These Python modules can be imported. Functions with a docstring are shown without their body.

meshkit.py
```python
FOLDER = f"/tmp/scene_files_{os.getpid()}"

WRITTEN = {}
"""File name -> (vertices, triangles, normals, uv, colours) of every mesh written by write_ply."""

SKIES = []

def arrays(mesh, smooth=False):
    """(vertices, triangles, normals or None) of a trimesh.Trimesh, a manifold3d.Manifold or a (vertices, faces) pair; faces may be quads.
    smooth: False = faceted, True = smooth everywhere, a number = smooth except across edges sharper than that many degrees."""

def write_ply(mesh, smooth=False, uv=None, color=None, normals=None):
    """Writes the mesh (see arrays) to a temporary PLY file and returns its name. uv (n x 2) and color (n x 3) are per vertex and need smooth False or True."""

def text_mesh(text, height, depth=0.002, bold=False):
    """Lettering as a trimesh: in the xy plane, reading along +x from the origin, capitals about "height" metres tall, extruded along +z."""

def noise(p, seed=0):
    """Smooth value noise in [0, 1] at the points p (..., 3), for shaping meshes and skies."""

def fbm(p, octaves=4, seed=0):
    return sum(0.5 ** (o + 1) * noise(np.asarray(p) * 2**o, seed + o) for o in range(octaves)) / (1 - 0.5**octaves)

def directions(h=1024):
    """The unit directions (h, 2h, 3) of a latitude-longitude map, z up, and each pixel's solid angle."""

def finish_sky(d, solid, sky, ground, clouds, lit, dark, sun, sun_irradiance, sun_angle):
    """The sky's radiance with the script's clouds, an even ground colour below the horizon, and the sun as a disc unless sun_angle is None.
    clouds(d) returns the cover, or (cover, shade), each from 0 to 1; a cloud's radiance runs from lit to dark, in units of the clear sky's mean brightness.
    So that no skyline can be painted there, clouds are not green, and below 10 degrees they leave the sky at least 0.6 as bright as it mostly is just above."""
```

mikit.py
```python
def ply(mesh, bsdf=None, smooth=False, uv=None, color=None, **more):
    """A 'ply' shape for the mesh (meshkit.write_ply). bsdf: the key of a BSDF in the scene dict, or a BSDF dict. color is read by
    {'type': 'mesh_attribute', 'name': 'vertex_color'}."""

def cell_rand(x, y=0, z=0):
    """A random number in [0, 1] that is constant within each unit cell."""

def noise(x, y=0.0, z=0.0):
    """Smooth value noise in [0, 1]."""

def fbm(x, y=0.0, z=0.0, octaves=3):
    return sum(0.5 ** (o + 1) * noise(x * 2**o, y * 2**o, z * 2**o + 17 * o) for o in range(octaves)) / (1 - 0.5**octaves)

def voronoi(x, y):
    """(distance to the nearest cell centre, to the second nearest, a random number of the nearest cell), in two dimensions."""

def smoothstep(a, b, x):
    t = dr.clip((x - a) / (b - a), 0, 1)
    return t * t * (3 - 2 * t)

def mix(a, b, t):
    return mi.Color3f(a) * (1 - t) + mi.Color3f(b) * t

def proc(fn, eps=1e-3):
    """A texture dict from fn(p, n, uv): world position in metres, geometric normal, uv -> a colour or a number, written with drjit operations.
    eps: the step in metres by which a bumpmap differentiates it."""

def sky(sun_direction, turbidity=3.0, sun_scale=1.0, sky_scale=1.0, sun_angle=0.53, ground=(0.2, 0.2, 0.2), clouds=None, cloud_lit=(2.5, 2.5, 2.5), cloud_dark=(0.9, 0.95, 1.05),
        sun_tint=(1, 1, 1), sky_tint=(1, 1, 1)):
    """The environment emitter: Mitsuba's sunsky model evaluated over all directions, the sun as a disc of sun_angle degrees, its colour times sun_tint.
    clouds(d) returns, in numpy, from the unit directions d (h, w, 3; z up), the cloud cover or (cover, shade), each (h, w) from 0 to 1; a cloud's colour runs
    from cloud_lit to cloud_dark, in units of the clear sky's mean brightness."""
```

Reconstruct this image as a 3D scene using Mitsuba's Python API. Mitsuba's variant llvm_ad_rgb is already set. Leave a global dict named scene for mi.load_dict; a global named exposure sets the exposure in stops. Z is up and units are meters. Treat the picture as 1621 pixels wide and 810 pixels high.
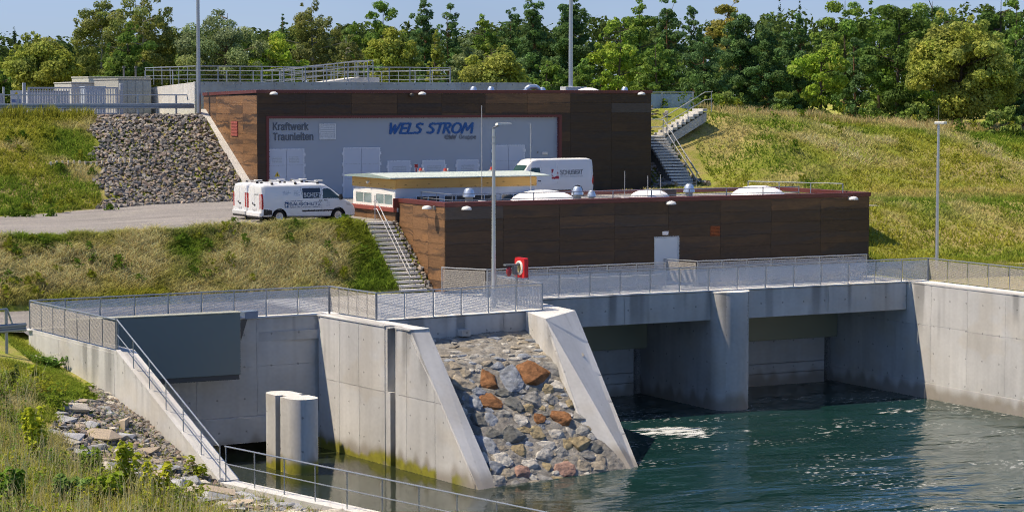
import math
import numpy as np
import trimesh
import manifold3d as m3
import drjit as dr
import mitsuba as mi
import mikit
import meshkit
from meshkit import text_mesh, fbm as mfbm, noise as mnoise
from mikit import noise, fbm, voronoi, smoothstep, mix, cell_rand
from shapely.geometry import LineString, Polygon
from shapely.ops import unary_union
from shapely import affinity

T = mi.ScalarTransform4f
scene, labels = {}, {}
# ------------------------------------------------------------------ camera, sky, exposure
# metres; x runs along the building fronts, y away from the water, z = 0 is the weir deck, the water lies at -5.5
CAM = np.array([0.0, 0.0, 8.96]); YAW, PITCH, FPX = 0.482, 0.071, 3557.0
FWD = [math.cos(PITCH) * math.sin(YAW), math.cos(PITCH) * math.cos(YAW), -math.sin(PITCH)]
scene['camera'] = {'type': 'perspective', 'fov': math.degrees(2 * math.atan(810.5 / FPX)), 'fov_axis': 'x', 'near_clip': 1.0, 'far_clip': 6000.0,
                   'to_world': T().look_at(origin=CAM.tolist(), target=(CAM + 100 * np.array(FWD)).tolist(), up=[0, 0, 1])}
def soft_clouds(d):
    q = np.stack([d[..., 0] * 3 + 4, d[..., 1] * 3, d[..., 2] * 9], -1)
    c = np.clip((mfbm(q * 2.2, 5, 3) - 0.52) * 3.2, 0, 1) * 0.75
    c = np.maximum(c, .62 * np.exp(-np.maximum(d[..., 2], 0) / .10))      # summer haze towards the horizon
    return c, np.clip((mfbm(q * 3, 3, 9) - .3) * .8, 0, .5)
scene['sky'] = mikit.sky((-0.70, 0.31, 1.22), turbidity=3.0, sky_scale=0.70, sun_tint=(0.98, 0.985, 0.965), sky_tint=(0.80, 0.96, 1.22), clouds=soft_clouds, cloud_lit=(2.25, 2.5, 2.85), cloud_dark=(1.0, 1.08, 1.2))
exposure = 1.98
WATER = -5.5
rng = np.random.default_rng(7)

# ------------------------------------------------------------------ materials
def rgb(*c): return {'type': 'rgb', 'value': list(c)}
VC = {'type': 'mesh_attribute', 'name': 'vertex_color'}
def principled(color, rough=.6, **k): return {'type': 'principled', 'base_color': color, 'roughness': rough, **k}
def two(b): return {'type': 'twosided', 'b': b}
def along(p, n): return dr.select(dr.abs(n.x) > .6, p.y, p.x)

def f_concrete(p, n, uv):
    a = along(p, n)
    big = fbm(a * .35 + 3, p.z * .5, p.y * .2, 4)
    run = fbm(a * 3.1, p.z * .22 + 7, 2.0, 3)
    fine = fbm(p.x * 9, p.y * 9, p.z * 9, 3)
    v = .50 + .13 * (big - .5) * 2 + .10 * (run - .5) + .07 * (fine - .5) + .17 * (uv.x - .7)  # last term: walls in shade get a low tone, shade put into the colour
    drip = smoothstep(.58, .75, fbm(a * 1.3, p.z * .12, 9.0, 3)) * smoothstep(-3.2, -.2, p.z) * smoothstep(.3, .0, p.z)
    v *= 1 - .42 * drip
    c = mix((v * .975, v * .98, v * .965), (v * .95, v * .90, v * .80), smoothstep(.55, .75, fbm(a * .7, p.z * .8, 11.0, 3)) * .5)
    wet = smoothstep(-4.7, -5.25, p.z + .5 * (noise(a * 2.5, 1.0) - .5))
    c = mix(c, (.15, .11, .055), wet * .55)
    hole = smoothstep(.052, .036, dr.sqrt(dr.square(a - dr.round(a / 1.2) * 1.2) + dr.square(p.z + .7 - dr.round((p.z + .7) / 1.3) * 1.3)))
    side = smoothstep(.8, .3, dr.abs(n.z))
    return c * (1 - .45 * hole * side)
def f_concrete_algae(p, n, uv):
    c = f_concrete(p, n, uv)
    a = p.y
    up = .30 + .62 * fbm(a * .55, 3.0, 0, 3) + .25 * noise(a * 6, p.z * 1.5)
    t = smoothstep(-5.75 + up * 1.15, -5.75 + up * .7, p.z) * smoothstep(.12, .5, fbm(a * 1.2 + 4, p.z * 2, 3.0, 3) + .22)
    t *= smoothstep(86, 85, p.y)
    t *= 1 - smoothstep(76.2, 76.0, a) * smoothstep(74.9, 75.1, a)
    t *= smoothstep(73.6, 75.0, a)
    g = mix((.30, .29, .015), (.14, .14, .012), fbm(a * 5, p.z * 5, 1.0, 3))
    return mix(c, g, t * .92)
def f_rust(p, n, uv):
    """weathered steel sheets: uv holds a random number and a tone painting shade onto the fronts"""
    a = along(p, n)
    x = a + uv.x * 37
    wob = .28 * (fbm(x * .9, uv.y * 9, 1.0, 3) - .5) + .10 * (noise(x * 4, uv.y * 5) - .5)
    row = p.z + wob
    dark = smoothstep(.50, .72, fbm(x * .22, row * 3.1 + uv.y * 20, 4.0, 3))
    band = smoothstep(.11, .0, dr.abs(noise(x * .15, row * 2.6 + uv.x * 9, 7.0) - .55)) * smoothstep(.35, .6, noise(x * .5 + 8, uv.y * 7))
    streak = fbm(x * .8, p.z * 26, 2.0, 3)
    grain = fbm(x * 6, p.z * 30, 3.0, 2)
    c = mix((.255, .140, .068), (.165, .092, .048), streak)
    c = mix(c, (.33, .17, .07), smoothstep(.58, .72, fbm(x * .6 + 3, p.z * 1.7, uv.y * 5, 4)) * .5)
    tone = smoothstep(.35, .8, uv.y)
    c = mix(c, c * mi.Color3f(.24, .26, .29), tone)  # high tone darkens the front sheets, their shade painted into the steel
    c = mix(c, (.040, .030, .026), dr.clip(dark * .65 + band * .75, 0, .88))
    c = mix(c, (.085, .08, .08), smoothstep(.93, .96, uv.x) * .6)
    return c * (.8 + .4 * grain)
def f_asphalt(p, n, uv):
    f = fbm(p.x * 14, p.y * 14, p.z, 3)
    b = fbm(p.x * .35, p.y * .8, 3.0, 3)
    v = .185 + .08 * (b - .5) + .10 * (f - .5)
    t = smoothstep(.5, .7, fbm(p.x * .2 + 5, p.y * 1.2, 1.0, 3))
    return mix((v * 1.02, v * .97, v * .94), (v * 1.25, v * 1.2, v * 1.1), t * .5)
def f_ground(p, n, uv):
    b = fbm(p.x * .22, p.y * .3, 2.0, 4); f = fbm(p.x * 3, p.y * 3, p.z * 3, 4)
    c = mix((.19, .22, .036), (.34, .28, .12), smoothstep(.42, .70, b * .6 + f * .4))
    return mix(c, (.11, .12, .03), smoothstep(.55, .75, f) * .4)
def f_wood(p, n, uv):
    a = along(p, n)
    g = fbm(a * 1.1, p.z * 34, p.y * .3, 4)
    k = smoothstep(.09, .02, dr.sqrt(dr.square((a * 1.3 - dr.round(a * 1.3)) * .7 + .3 * (noise(a * .9) - .5)) + dr.square((p.z - 4.63) * 2.2 + .6 * (cell_rand(dr.floor(a * 1.3 + .5)) - .5))))
    c = mix((.74, .45, .13), (.58, .31, .075), g)
    return mix(c, (.14, .05, .015), k * .7)
def f_water(p, n, uv):
    b = fbm(p.x * .25, p.y * .45, 1.0, 4)
    calm = smoothstep(43.0, 36.5, p.x - (p.y - 75) * .1)
    c = mix((.0045, .0215, .0205), (.007, .032, .030), b)
    c = mix(c, (.016, .022, .011), calm)
    q = fbm(p.x * .8, p.y * 2.2, 4.0, 5)
    fu = (p.x - 50.5) * .886 - (p.y - 82.1) * .463; fw = (p.x - 50.5) * .463 + (p.y - 82.1) * .886
    f1 = smoothstep(1.05, .2, dr.sqrt(dr.square((fu - .3) / 3.0) + dr.square(fw / 2.3)))
    f2 = smoothstep(1.0, .2, dr.sqrt(dr.square((p.x - 52.4) / 2.6) + dr.square((p.y - 81.4) / 2.0))) * .55
    f3 = smoothstep(1.0, .2, dr.sqrt(dr.square((p.x - 63.4) / 2.4) + dr.square((p.y - 82.9) / 1.1))) * .55
    q = q * .55 + .45 * fbm(p.x * 3.1, p.y * 6.3, 2.0, 4)
    lace = dr.abs(noise(p.x * 2.6 + 2 * q, p.y * 5.2, 6.0) - .5) * 2
    foam = smoothstep(.36, .92, dr.maximum(dr.maximum(f1 * .95, f2 * .66), f3 * .70) + (q - .5) * 2.9 - lace * .42) * smoothstep(.02, .2, dr.maximum(dr.maximum(f1, f2), f3))
    fleck = smoothstep(.80, .86, noise(p.x * 5.5, p.y * 9.0, 3.0)) * smoothstep(.5, .7, fbm(p.x * .33 + 3, p.y * .45, 8.0, 3)) * smoothstep(42, 47, p.x)
    return mix(c, (.66, .70, .70), dr.clip(foam + fleck * .5, 0, 1))
def f_waves(p, n, uv):
    w = smoothstep(36.0, 46.0, p.x - (p.y - 75) * .1)
    wx = p.x + 1.2 * noise(p.x * .3, p.y * .3, 3.0); wy = p.y + 1.2 * noise(p.x * .3 + 9, p.y * .3, 5.0)
    big = fbm(wx * .32, wy * .75, 1.0, 2) * .13
    mid = fbm(wx * 1.1 + 3, wy * 2.6, 2.0, 3) * .040
    fine = noise(wx * 5, wy * 9, 4.0) * .006
    return big * w + mid * (.12 + .88 * w) + fine * (.25 + .75 * w)

B = {
    'concrete': principled(mikit.proc(f_concrete), .85, specular=.25),
    'concrete_algae': principled(mikit.proc(f_concrete_algae), .85, specular=.25),
    'rust': principled(mikit.proc(f_rust), .55, specular=.35),
    'asphalt': principled(mikit.proc(f_asphalt), .9, specular=.2),
    'earth': principled(mikit.proc(f_ground), .95, specular=.1),
    'wood': principled(mikit.proc(f_wood), .6),
    'paint': principled(VC, .42, specular=.4),
    'matte': principled(VC, .85, specular=.2),
    'steel': principled(VC, .38, metallic=.75),
    'carpaint': principled(VC, .32, clearcoat=.8, clearcoat_gloss=.95),
    'glass': principled(VC, .06, specular=.7),
    'leaf': {'type': 'principledthin', 'base_color': VC, 'roughness': .55, 'diff_trans': .65, 'spec_trans': 0.0},
}
for k, b in B.items():
    scene[k] = b if k == 'leaf' else two(b)
scene['water_surface'] = {'type': 'bumpmap', 'arbitrary': mikit.proc(f_waves, eps=.02), 'scale': 1.0,
                          'bsdf': {'type': 'principled', 'base_color': mikit.proc(f_water), 'roughness': .07, 'specular': .45}}
def f_rock(p, n, uv):
    f = fbm(p.x * 5, p.y * 5, p.z * 5, 4); g = fbm(p.x * 17, p.y * 17, p.z * 17, 3)
    return .35 + 1.25 * f * (.55 + .9 * g)
def f_rock_bump(p, n, uv): return .085 * fbm(p.x * 7, p.y * 7, p.z * 7, 4)
PAL = {'rust': (.205, .098, .042), 'blue': (.20, .225, .265), 'tan': (.28, .25, .20), 'dark': (.12, .125, .12), 'grey': (.23, .23, .22), 'white': (.38, .37, .34), 'red': (.25, .16, .13), 'ochre': (.26, .215, .13), 'mortar': (.215, .205, .185)}
for k, c in PAL.items():
    def fn(p, n, uv, c=c): return mi.Color3f(*c) * f_rock(p, n, uv)
    scene['stone_' + k] = {'type': 'bumpmap', 'arbitrary': mikit.proc(f_rock_bump, eps=.01), 'scale': 1.0, 'bsdf': principled(mikit.proc(fn), .8, specular=.3)}

STEEL = (.42, .45, .48); WHITE = (.78, .79, .80); RED = (.115, .032, .028)

# ------------------------------------------------------------------ building blocks
used = {}
def key(name):
    n = used.get(name, -1) + 1; used[name] = n
    return name if n == 0 else f'{name}_{n:03d}'
def arr(mesh):
    if hasattr(mesh, 'to_mesh'):
        m = mesh.to_mesh(); return np.array(m.vert_properties[:, :3], float), np.array(m.tri_verts, int)
    if isinstance(mesh, trimesh.Trimesh): return np.array(mesh.vertices), np.array(mesh.faces)
    return mesh
def join(parts):
    vs, fs, n = [], [], 0
    for q in parts:
        v, f = arr(q); vs.append(v); fs.append(f + n); n += len(v)
    return np.vstack(vs), np.vstack(fs)
def put(k, mesh, bsdf, color=None, uv=None, smooth=False, label=None, category=None, group=None, kind=None):
    v, f = arr(mesh); nrm = None
    if smooth is not False:
        v, f, nrm = meshkit.arrays((v, f), smooth)
    if bsdf in ('concrete', 'concrete_algae', 'rust') and uv is None: uv = (.5, .5)
    tile = lambda a: None if a is None else np.tile(np.asarray(a, float), (len(v), 1)) if np.ndim(a) == 1 else np.asarray(a, float)
    fn = meshkit.write_ply((v, f), False, tile(uv), tile(color), normals=nrm)
    scene[k] = {'type': 'ply', 'filename': fn, 'face_normals': nrm is None, 'bsdf': {'type': 'ref', 'id': bsdf}}
    return tag(k, label, category, group, kind)
def tag(k, label=None, category=None, group=None, kind=None):
    d = {a: b for a, b in (('label', label), ('category', category), ('group', group), ('kind', kind)) if b}
    if d: labels.setdefault(k, {}).update(d)
    return k
def thing(name, label, category, group=None):
    k = key(name); tag(k, label, category, group); return k
def part(holder, name, mesh, bsdf, color=None, **kw):
    return put(key(holder + '__' + name), mesh, bsdf, color, **kw)
QUADS = np.array([[0, 2, 3, 1], [4, 5, 7, 6], [0, 1, 5, 4], [2, 6, 7, 3], [0, 4, 6, 2], [1, 3, 7, 5]])
TRIS = np.vstack([QUADS[:, [0, 1, 2]], QUADS[:, [0, 2, 3]]])[:, ::-1][:, ::-1]
def box(x0, x1, y0, y1, z0, z1):
    return np.array([[x, y, z] for x in (x0, x1) for y in (y0, y1) for z in (z0, z1)], float), TRIS
_c = [(sx, sy, sz, k) for sx in (-1, 1) for sy in (-1, 1) for sz in (-1, 1) for k in range(3)]
_u = np.array([[s * (1 if k == a else .9) for a, s in enumerate((sx, sy, sz))] for sx, sy, sz, k in _c])
_hull = trimesh.convex.convex_hull(_u); _idx = [int(np.argmin(((_u - q) ** 2).sum(1))) for q in _hull.vertices]
CF = np.array(_idx)[_hull.faces]
def cbox(x0, x1, y0, y1, z0, z1, c=.02):
    h = np.array([x1 - x0, y1 - y0, z1 - z0]) / 2; m = np.array([x1 + x0, y1 + y0, z1 + z0]) / 2
    v = np.array([[s * (h[a] if k == a else h[a] - c) for a, s in enumerate((sx, sy, sz))] for sx, sy, sz, k in _c]) + m
    return v, CF
def obox(p0, p1, w, z0, z1, off=0, c=0):
    """box standing along the plan line p0-p1, w wide, shifted off to the right of its direction"""
    p0, p1 = np.array(p0[:2], float), np.array(p1[:2], float); L = np.linalg.norm(p1 - p0); d = (p1 - p0) / L; r = np.array([d[1], -d[0]])
    v, f = cbox(0, L, off - w / 2, off + w / 2, z0, z1, c) if c else box(0, L, off - w / 2, off + w / 2, z0, z1)
    xy = p0 + v[:, :1] * d + v[:, 1:2] * r
    return np.c_[xy, v[:, 2]], f[:, ::-1]
def hull(points):
    h = trimesh.convex.convex_hull(np.array(points, float)); return np.array(h.vertices), np.array(h.faces)
def tube(p0, p1, r, n=8, r1=None):
    p0, p1 = np.array(p0, float), np.array(p1, float); d = p1 - p0; d /= np.linalg.norm(d)
    a = np.cross(d, [0, 0, 1] if abs(d[2]) < .9 else [1, 0, 0]); a /= np.linalg.norm(a); b = np.cross(d, a)
    t = np.arange(n) / n * 2 * math.pi; ring = np.cos(t)[:, None] * a + np.sin(t)[:, None] * b
    v = np.vstack([p0 + ring * r, p1 + ring * (r if r1 is None else r1), p0[None], p1[None]]); i = np.arange(n); j = (i + 1) % n
    return v, np.vstack([np.c_[i, j, j + n], np.c_[i, j + n, i + n], np.c_[j, i, i * 0 + 2 * n], np.c_[i + n, j + n, i * 0 + 2 * n + 1]])
def path(pts, r, n=8): return join([tube(a, b, r, n) for a, b in zip(pts[:-1], pts[1:])])
def xf(mesh, R=None, t=(0, 0, 0), s=1):
    v, f = arr(mesh); v = v * s
    if R is not None: v = v @ np.asarray(R).T
    return v + np.asarray(t, float), f
def rz(a): c, s = math.cos(a), math.sin(a); return np.array([[c, -s, 0], [s, c, 0], [0, 0, 1.0]])
def lathe(profile, n=24, at=(0, 0, 0)):
    pr = np.array(profile, float); t = np.arange(n) / n * 2 * math.pi; m = len(pr)
    v = np.stack([pr[:, 0][:, None] * np.cos(t), pr[:, 0][:, None] * np.sin(t), np.repeat(pr[:, 1][:, None], n, 1)], -1).reshape(-1, 3)
    f = []
    for i in range(m - 1):
        a = i * n + np.arange(n); b = i * n + (np.arange(n) + 1) % n
        f += [np.c_[a, b, b + n], np.c_[a, b + n, a + n]]
    return v + np.asarray(at, float), np.vstack(f)
def extrude(poly, depth):
    polys = getattr(poly, 'geoms', [poly])
    return join([trimesh.creation.extrude_polygon(p, depth, engine='earcut') for p in polys if p.area > 1e-7])
def upright(mesh, x, y, z, s=1):
    """lettering in the xy plane stood up on a wall that faces -y"""
    v, f = arr(mesh); v = v * s
    return np.c_[v[:, 0] + x, y - v[:, 2], v[:, 1] + z], f

# ------------------------------------------------------------------ terrain
def lerp(x, xs, ys): return np.interp(x, xs, ys)
def zt(x): return lerp(x, [20, 33, 40], [2.5, 2.68, 2.95])                     # terrace yard
HX = np.array([73, 77, 82, 90, 100, 115, 140, 400.]); HY = np.array([94, 97, 105, 114, 118, 122, 126, 130, 136, 150, 400.])
HZ = np.array([[0, .1, 2.9, 2.95, 2.95, 3.2, 5.9, 7.9, 8.0, 8.0, 8.0], [0, .1, 2.9, 2.95, 3.0, 3.5, 6.2, 8.05, 8.1, 8.0, 8.0], [0, .1, 2.85, 3.0, 4.3, 6.2, 7.6, 8.05, 8.1, 8.0, 8.0],
               [0, .1, 2.75, 3.0, 4.5, 6.0, 7.0, 7.45, 7.6, 7.6, 8.0], [0, .1, 2.65, 3.0, 4.4, 5.7, 6.45, 6.8, 7.0, 7.0, 8.0], [0, .1, 2.5, 3.0, 4.2, 5.3, 5.9, 6.2, 6.35, 6.5, 8.0],
               [0, .1, 2.5, 3.0, 4.0, 5.0, 5.5, 5.8, 6, 6.4, 8.0], [0, .1, 2.5, 3.0, 4, 5, 5.5, 5.8, 6, 6.4, 8]])
def bil(x, y):
    x = np.clip(x, HX[0], HX[-1]); y = np.clip(y, HY[0], HY[-1])
    i = np.clip(np.searchsorted(HX, x) - 1, 0, len(HX) - 2); j = np.clip(np.searchsorted(HY, y) - 1, 0, len(HY) - 2)
    a = (x - HX[i]) / (HX[i + 1] - HX[i]); b = (y - HY[j]) / (HY[j + 1] - HY[j]); b = b * .6 + .4 * b * b * (3 - 2 * b)
    return HZ[i, j] * (1 - a) * (1 - b) + HZ[i + 1, j] * a * (1 - b) + HZ[i, j + 1] * (1 - a) * b + HZ[i + 1, j + 1] * a * b
def bank2_toe(x): return lerp(x, [20, 28, 37, 47], [114.5, 115.5, 118.8, 121.6])
def height(x, y):
    x = np.asarray(x, float); y = np.asarray(y, float); x, y = np.broadcast_arrays(x, y)
    n = mfbm(np.stack([x * .5, y * .5, x * 0], -1), 4, 5) - .5
    top = lerp(x, [24, 30, 43], [98.9, 98.6, 98.2])
    zl = zt(x) * np.clip((y - 94.3) / (top - 94.3), 0, 1)
    toe = bank2_toe(x); k = np.clip((y - toe) / (129.6 - toe), 0, 1)
    zl = zl + (7.72 - zt(x)) * k
    zl = np.where(x > 47, np.minimum(zl, zt(x) * np.clip((y - 94.3) / 4, 0, 1)), zl)
    zl = np.where((x > 47) & (y > 130.6), 7.72, zl)
    zr = bil(x, y)
    w = np.clip((x - 69.3) / 4.0, 0, 1); w = np.where(y > 121.5, np.clip((x - 73.7) / .6, 0, 1), w)
    z = zl * (1 - w) + zr * w
    on_slope = ((y > 94.6) & (y < top - .3) & (x < 43.3)) | ((y > toe + .8) & (y < 129) & (x < 46)) | ((x > 74) & (y > 96))
    z = z + np.where(on_slope, n * lerp(x, [40, 78, 84], [.5, .25, .6]), 0)
    return np.where((y < 94.3) & (x < 70), -.2, z)
def quay_x(y): return lerp(y, [40, 52, 60, 66, 70, 90], [30.9, 27.9, 25.9, 24.35, 24.1, 23.6])
def near_bank(x, y):
    x = np.asarray(x, float); y = np.asarray(y, float)
    zw = lerp(y, [30, 60, 65.6, 68.5, 72.6, 78.7, 82.6, 86.5, 90], [-3.5, -3.38, -3.3, -2.85, -2.0, -1.42, -1.0, -.5, -.2])
    d = np.maximum(quay_x(y) - .1 - x, 0)
    z = zw + 3.0 * (1 - np.exp(-.30 * np.maximum(d - .2, 0) / 3.0))
    z = np.minimum(z, -.06)
    n = mfbm(np.stack([x * .6, y * .6, x * 0], -1), 4, 8) - .5
    return z + n * np.clip((d - 2) / 3, 0, 1) * .5
def sheet(xs, ys, fn, keep=None):
    X, Y = np.meshgrid(xs, ys); Z = fn(X, Y); v = np.stack([X, Y, Z], -1).reshape(-1, 3); nx = len(xs)
    i, j = np.meshgrid(np.arange(nx - 1), np.arange(len(ys) - 1)); a = (j * nx + i).ravel()
    if keep is not None:
        cx = (X[:-1, :-1] + X[1:, 1:]) / 2; cy = (Y[:-1, :-1] + Y[1:, 1:]) / 2; a = a[keep(cx, cy).ravel()]
    return v, np.vstack([np.c_[a, a + 1, a + nx + 1], np.c_[a, a + nx + 1, a + nx]])
gx = np.r_[np.linspace(-2500, -60, 16)[:-1], np.linspace(-60, 18, 27)[:-1], np.arange(18, 48, .45), np.linspace(48, 68, 24)[:-1], np.arange(68, 130, .8), np.linspace(130, 260, 18), np.linspace(300, 2500, 14)]
gy = np.r_[94.1, np.arange(94.3, 137, .45), np.linspace(137, 240, 30), np.linspace(260, 3000, 18)]
put('ground', sheet(gx, gy, lambda x, y: height(x, y) - .02), 'earth', smooth=True, kind='structure')
bx_ = np.r_[np.linspace(-400, -10, 12)[:-1], np.arange(-10, 31.5, .5)]; by_ = np.arange(26, 94.2, .6)
put('near_bank_ground', sheet(bx_, by_, near_bank, lambda x, y: x < quay_x(y) + .1), 'earth', smooth=True, kind='structure')
put('right_bank_ground', sheet(np.r_[np.arange(67.9, 100, 2), np.linspace(110, 400, 8)], np.arange(20, 95.5, 4), lambda x, y: x * 0 - .05), 'earth', kind='structure')
put('river_bed', box(8, 72, 10, 96, -8.4, -8.2), 'earth', kind='structure')
wx, wy = np.meshgrid([8., 67.35], [12., 95.]); 
put('water', (np.stack([wx, wy, wx * 0 + WATER], -1).reshape(-1, 3), np.array([[0, 1, 3], [0, 3, 2]])), 'water_surface', uv=np.stack([wx, wy], -1).reshape(-1, 2), smooth=True, kind='structure')
# paved surfaces lie a few millimetres apart
def flat(poly_xy, z):
    v2, f = trimesh.creation.triangulate_polygon(Polygon(poly_xy), engine='earcut'); return np.c_[v2, np.full(len(v2), z)], f
tx = np.r_[np.arange(16, 47.2, .6), 48, 60, 75]
ty = np.arange(98.0, 122.4, .6)
put('terrace_yard', sheet(tx, ty, lambda x, y: zt(x) + .02 + 0 * y, lambda x, y: (y > lerp(x, [24, 30, 43], [99.1, 98.8, 98.2])) & (y < bank2_toe(x) + .2) & ~((x > 44.8) & (y < 100))), 'asphalt', smooth=True, kind='structure')
put('service_road', flat([(-60, 86.3), (23.4, 86.3), (36.2, 86.9), (43, 88.5), (43, 94.2), (30, 94.2), (18, 93.9), (-60, 93.6)], -.16), 'asphalt', kind='structure')
put('plateau_paving', flat([(20, 130.1), (46.6, 130.1), (46.6, 150), (20, 150)], 7.73), 'asphalt', kind='structure')

# ------------------------------------------------------------------ concrete structures
def wall_panels(holder, p0, p1, tops, zb, width, rows, off, bsdf='concrete', gap=.012, tone=(.66, .92)):
    """formwork fields of a wall: slabs 3 cm thick with open joints; tops gives the upper edge at a distance along the wall"""
    p0, p1 = np.array(p0[:2], float), np.array(p1[:2], float); L = np.linalg.norm(p1 - p0)
    n = max(1, round(L / width))
    for i in range(n):
        a, b = L * i / n, L * (i + 1) / n; q0, q1 = p0 + (p1 - p0) * (a + gap / 2) / L, p0 + (p1 - p0) * (b - gap / 2) / L
        zs = [zb] + [r + rng.uniform(-.03, .03) for r in rows] + [min(tops(a), tops(b))]
        zs = [z for z in zs if z <= zs[-1]]
        for z0, z1 in zip(zs[:-1], zs[1:]):
            if z1 - z0 > .08: part(holder, 'concrete_panel', obox(q0, q1, .03, z0 + gap / 2, z1 - gap / 2, off), bsdf, uv=(rng.uniform(*tone), .5))
def poly_prism(plan, z0, z1): return xf(trimesh.creation.extrude_polygon(Polygon(plan), z1 - z0, engine='earcut'), t=(0, 0, z0))

# weir deck slab
deck = thing('deck_slab', 'pale concrete walking deck between the railings above the weir', 'concrete deck')
part(deck, 'slab', poly_prism([(36.6, 82.75), (44.8, 83.75), (45.0, 87.6), (67.3, 87.3), (67.3, 94.4), (44.9, 94.4), (36.2, 94.4), (36.3, 86.5)], -.6, -.14), 'concrete', uv=(.9, .5))
# back wall of the left basin
bw = thing('basin_back_wall', 'shaded grey concrete wall closing the left basin below the railing', 'wall')
part(bw, 'core', obox((23.6, 84.9), (35.9, 85.6), .5, -5.08, -.02, -.25), 'concrete', uv=(.35, .5))  # core coloured darker than the sunlit walls to deepen its shade
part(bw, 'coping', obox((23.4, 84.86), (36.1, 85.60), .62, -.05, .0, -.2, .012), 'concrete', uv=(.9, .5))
wall_panels(bw, (25, 84.98), (35.6, 85.58), lambda s: -.06, -4.0, 2.6, [-2.0], .02, tone=(.25, .45))  # low tone range paints the shade of this wall into its fields
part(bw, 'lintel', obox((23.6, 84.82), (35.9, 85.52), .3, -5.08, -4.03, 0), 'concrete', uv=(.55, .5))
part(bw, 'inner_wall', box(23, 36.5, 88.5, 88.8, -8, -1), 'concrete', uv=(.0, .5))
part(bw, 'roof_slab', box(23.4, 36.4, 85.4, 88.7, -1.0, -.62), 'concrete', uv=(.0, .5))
part(bw, 'sill_block', cbox(30.4, 31.4, 85.5, 86.1, -5.6, -5.15), 'concrete_algae')
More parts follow.
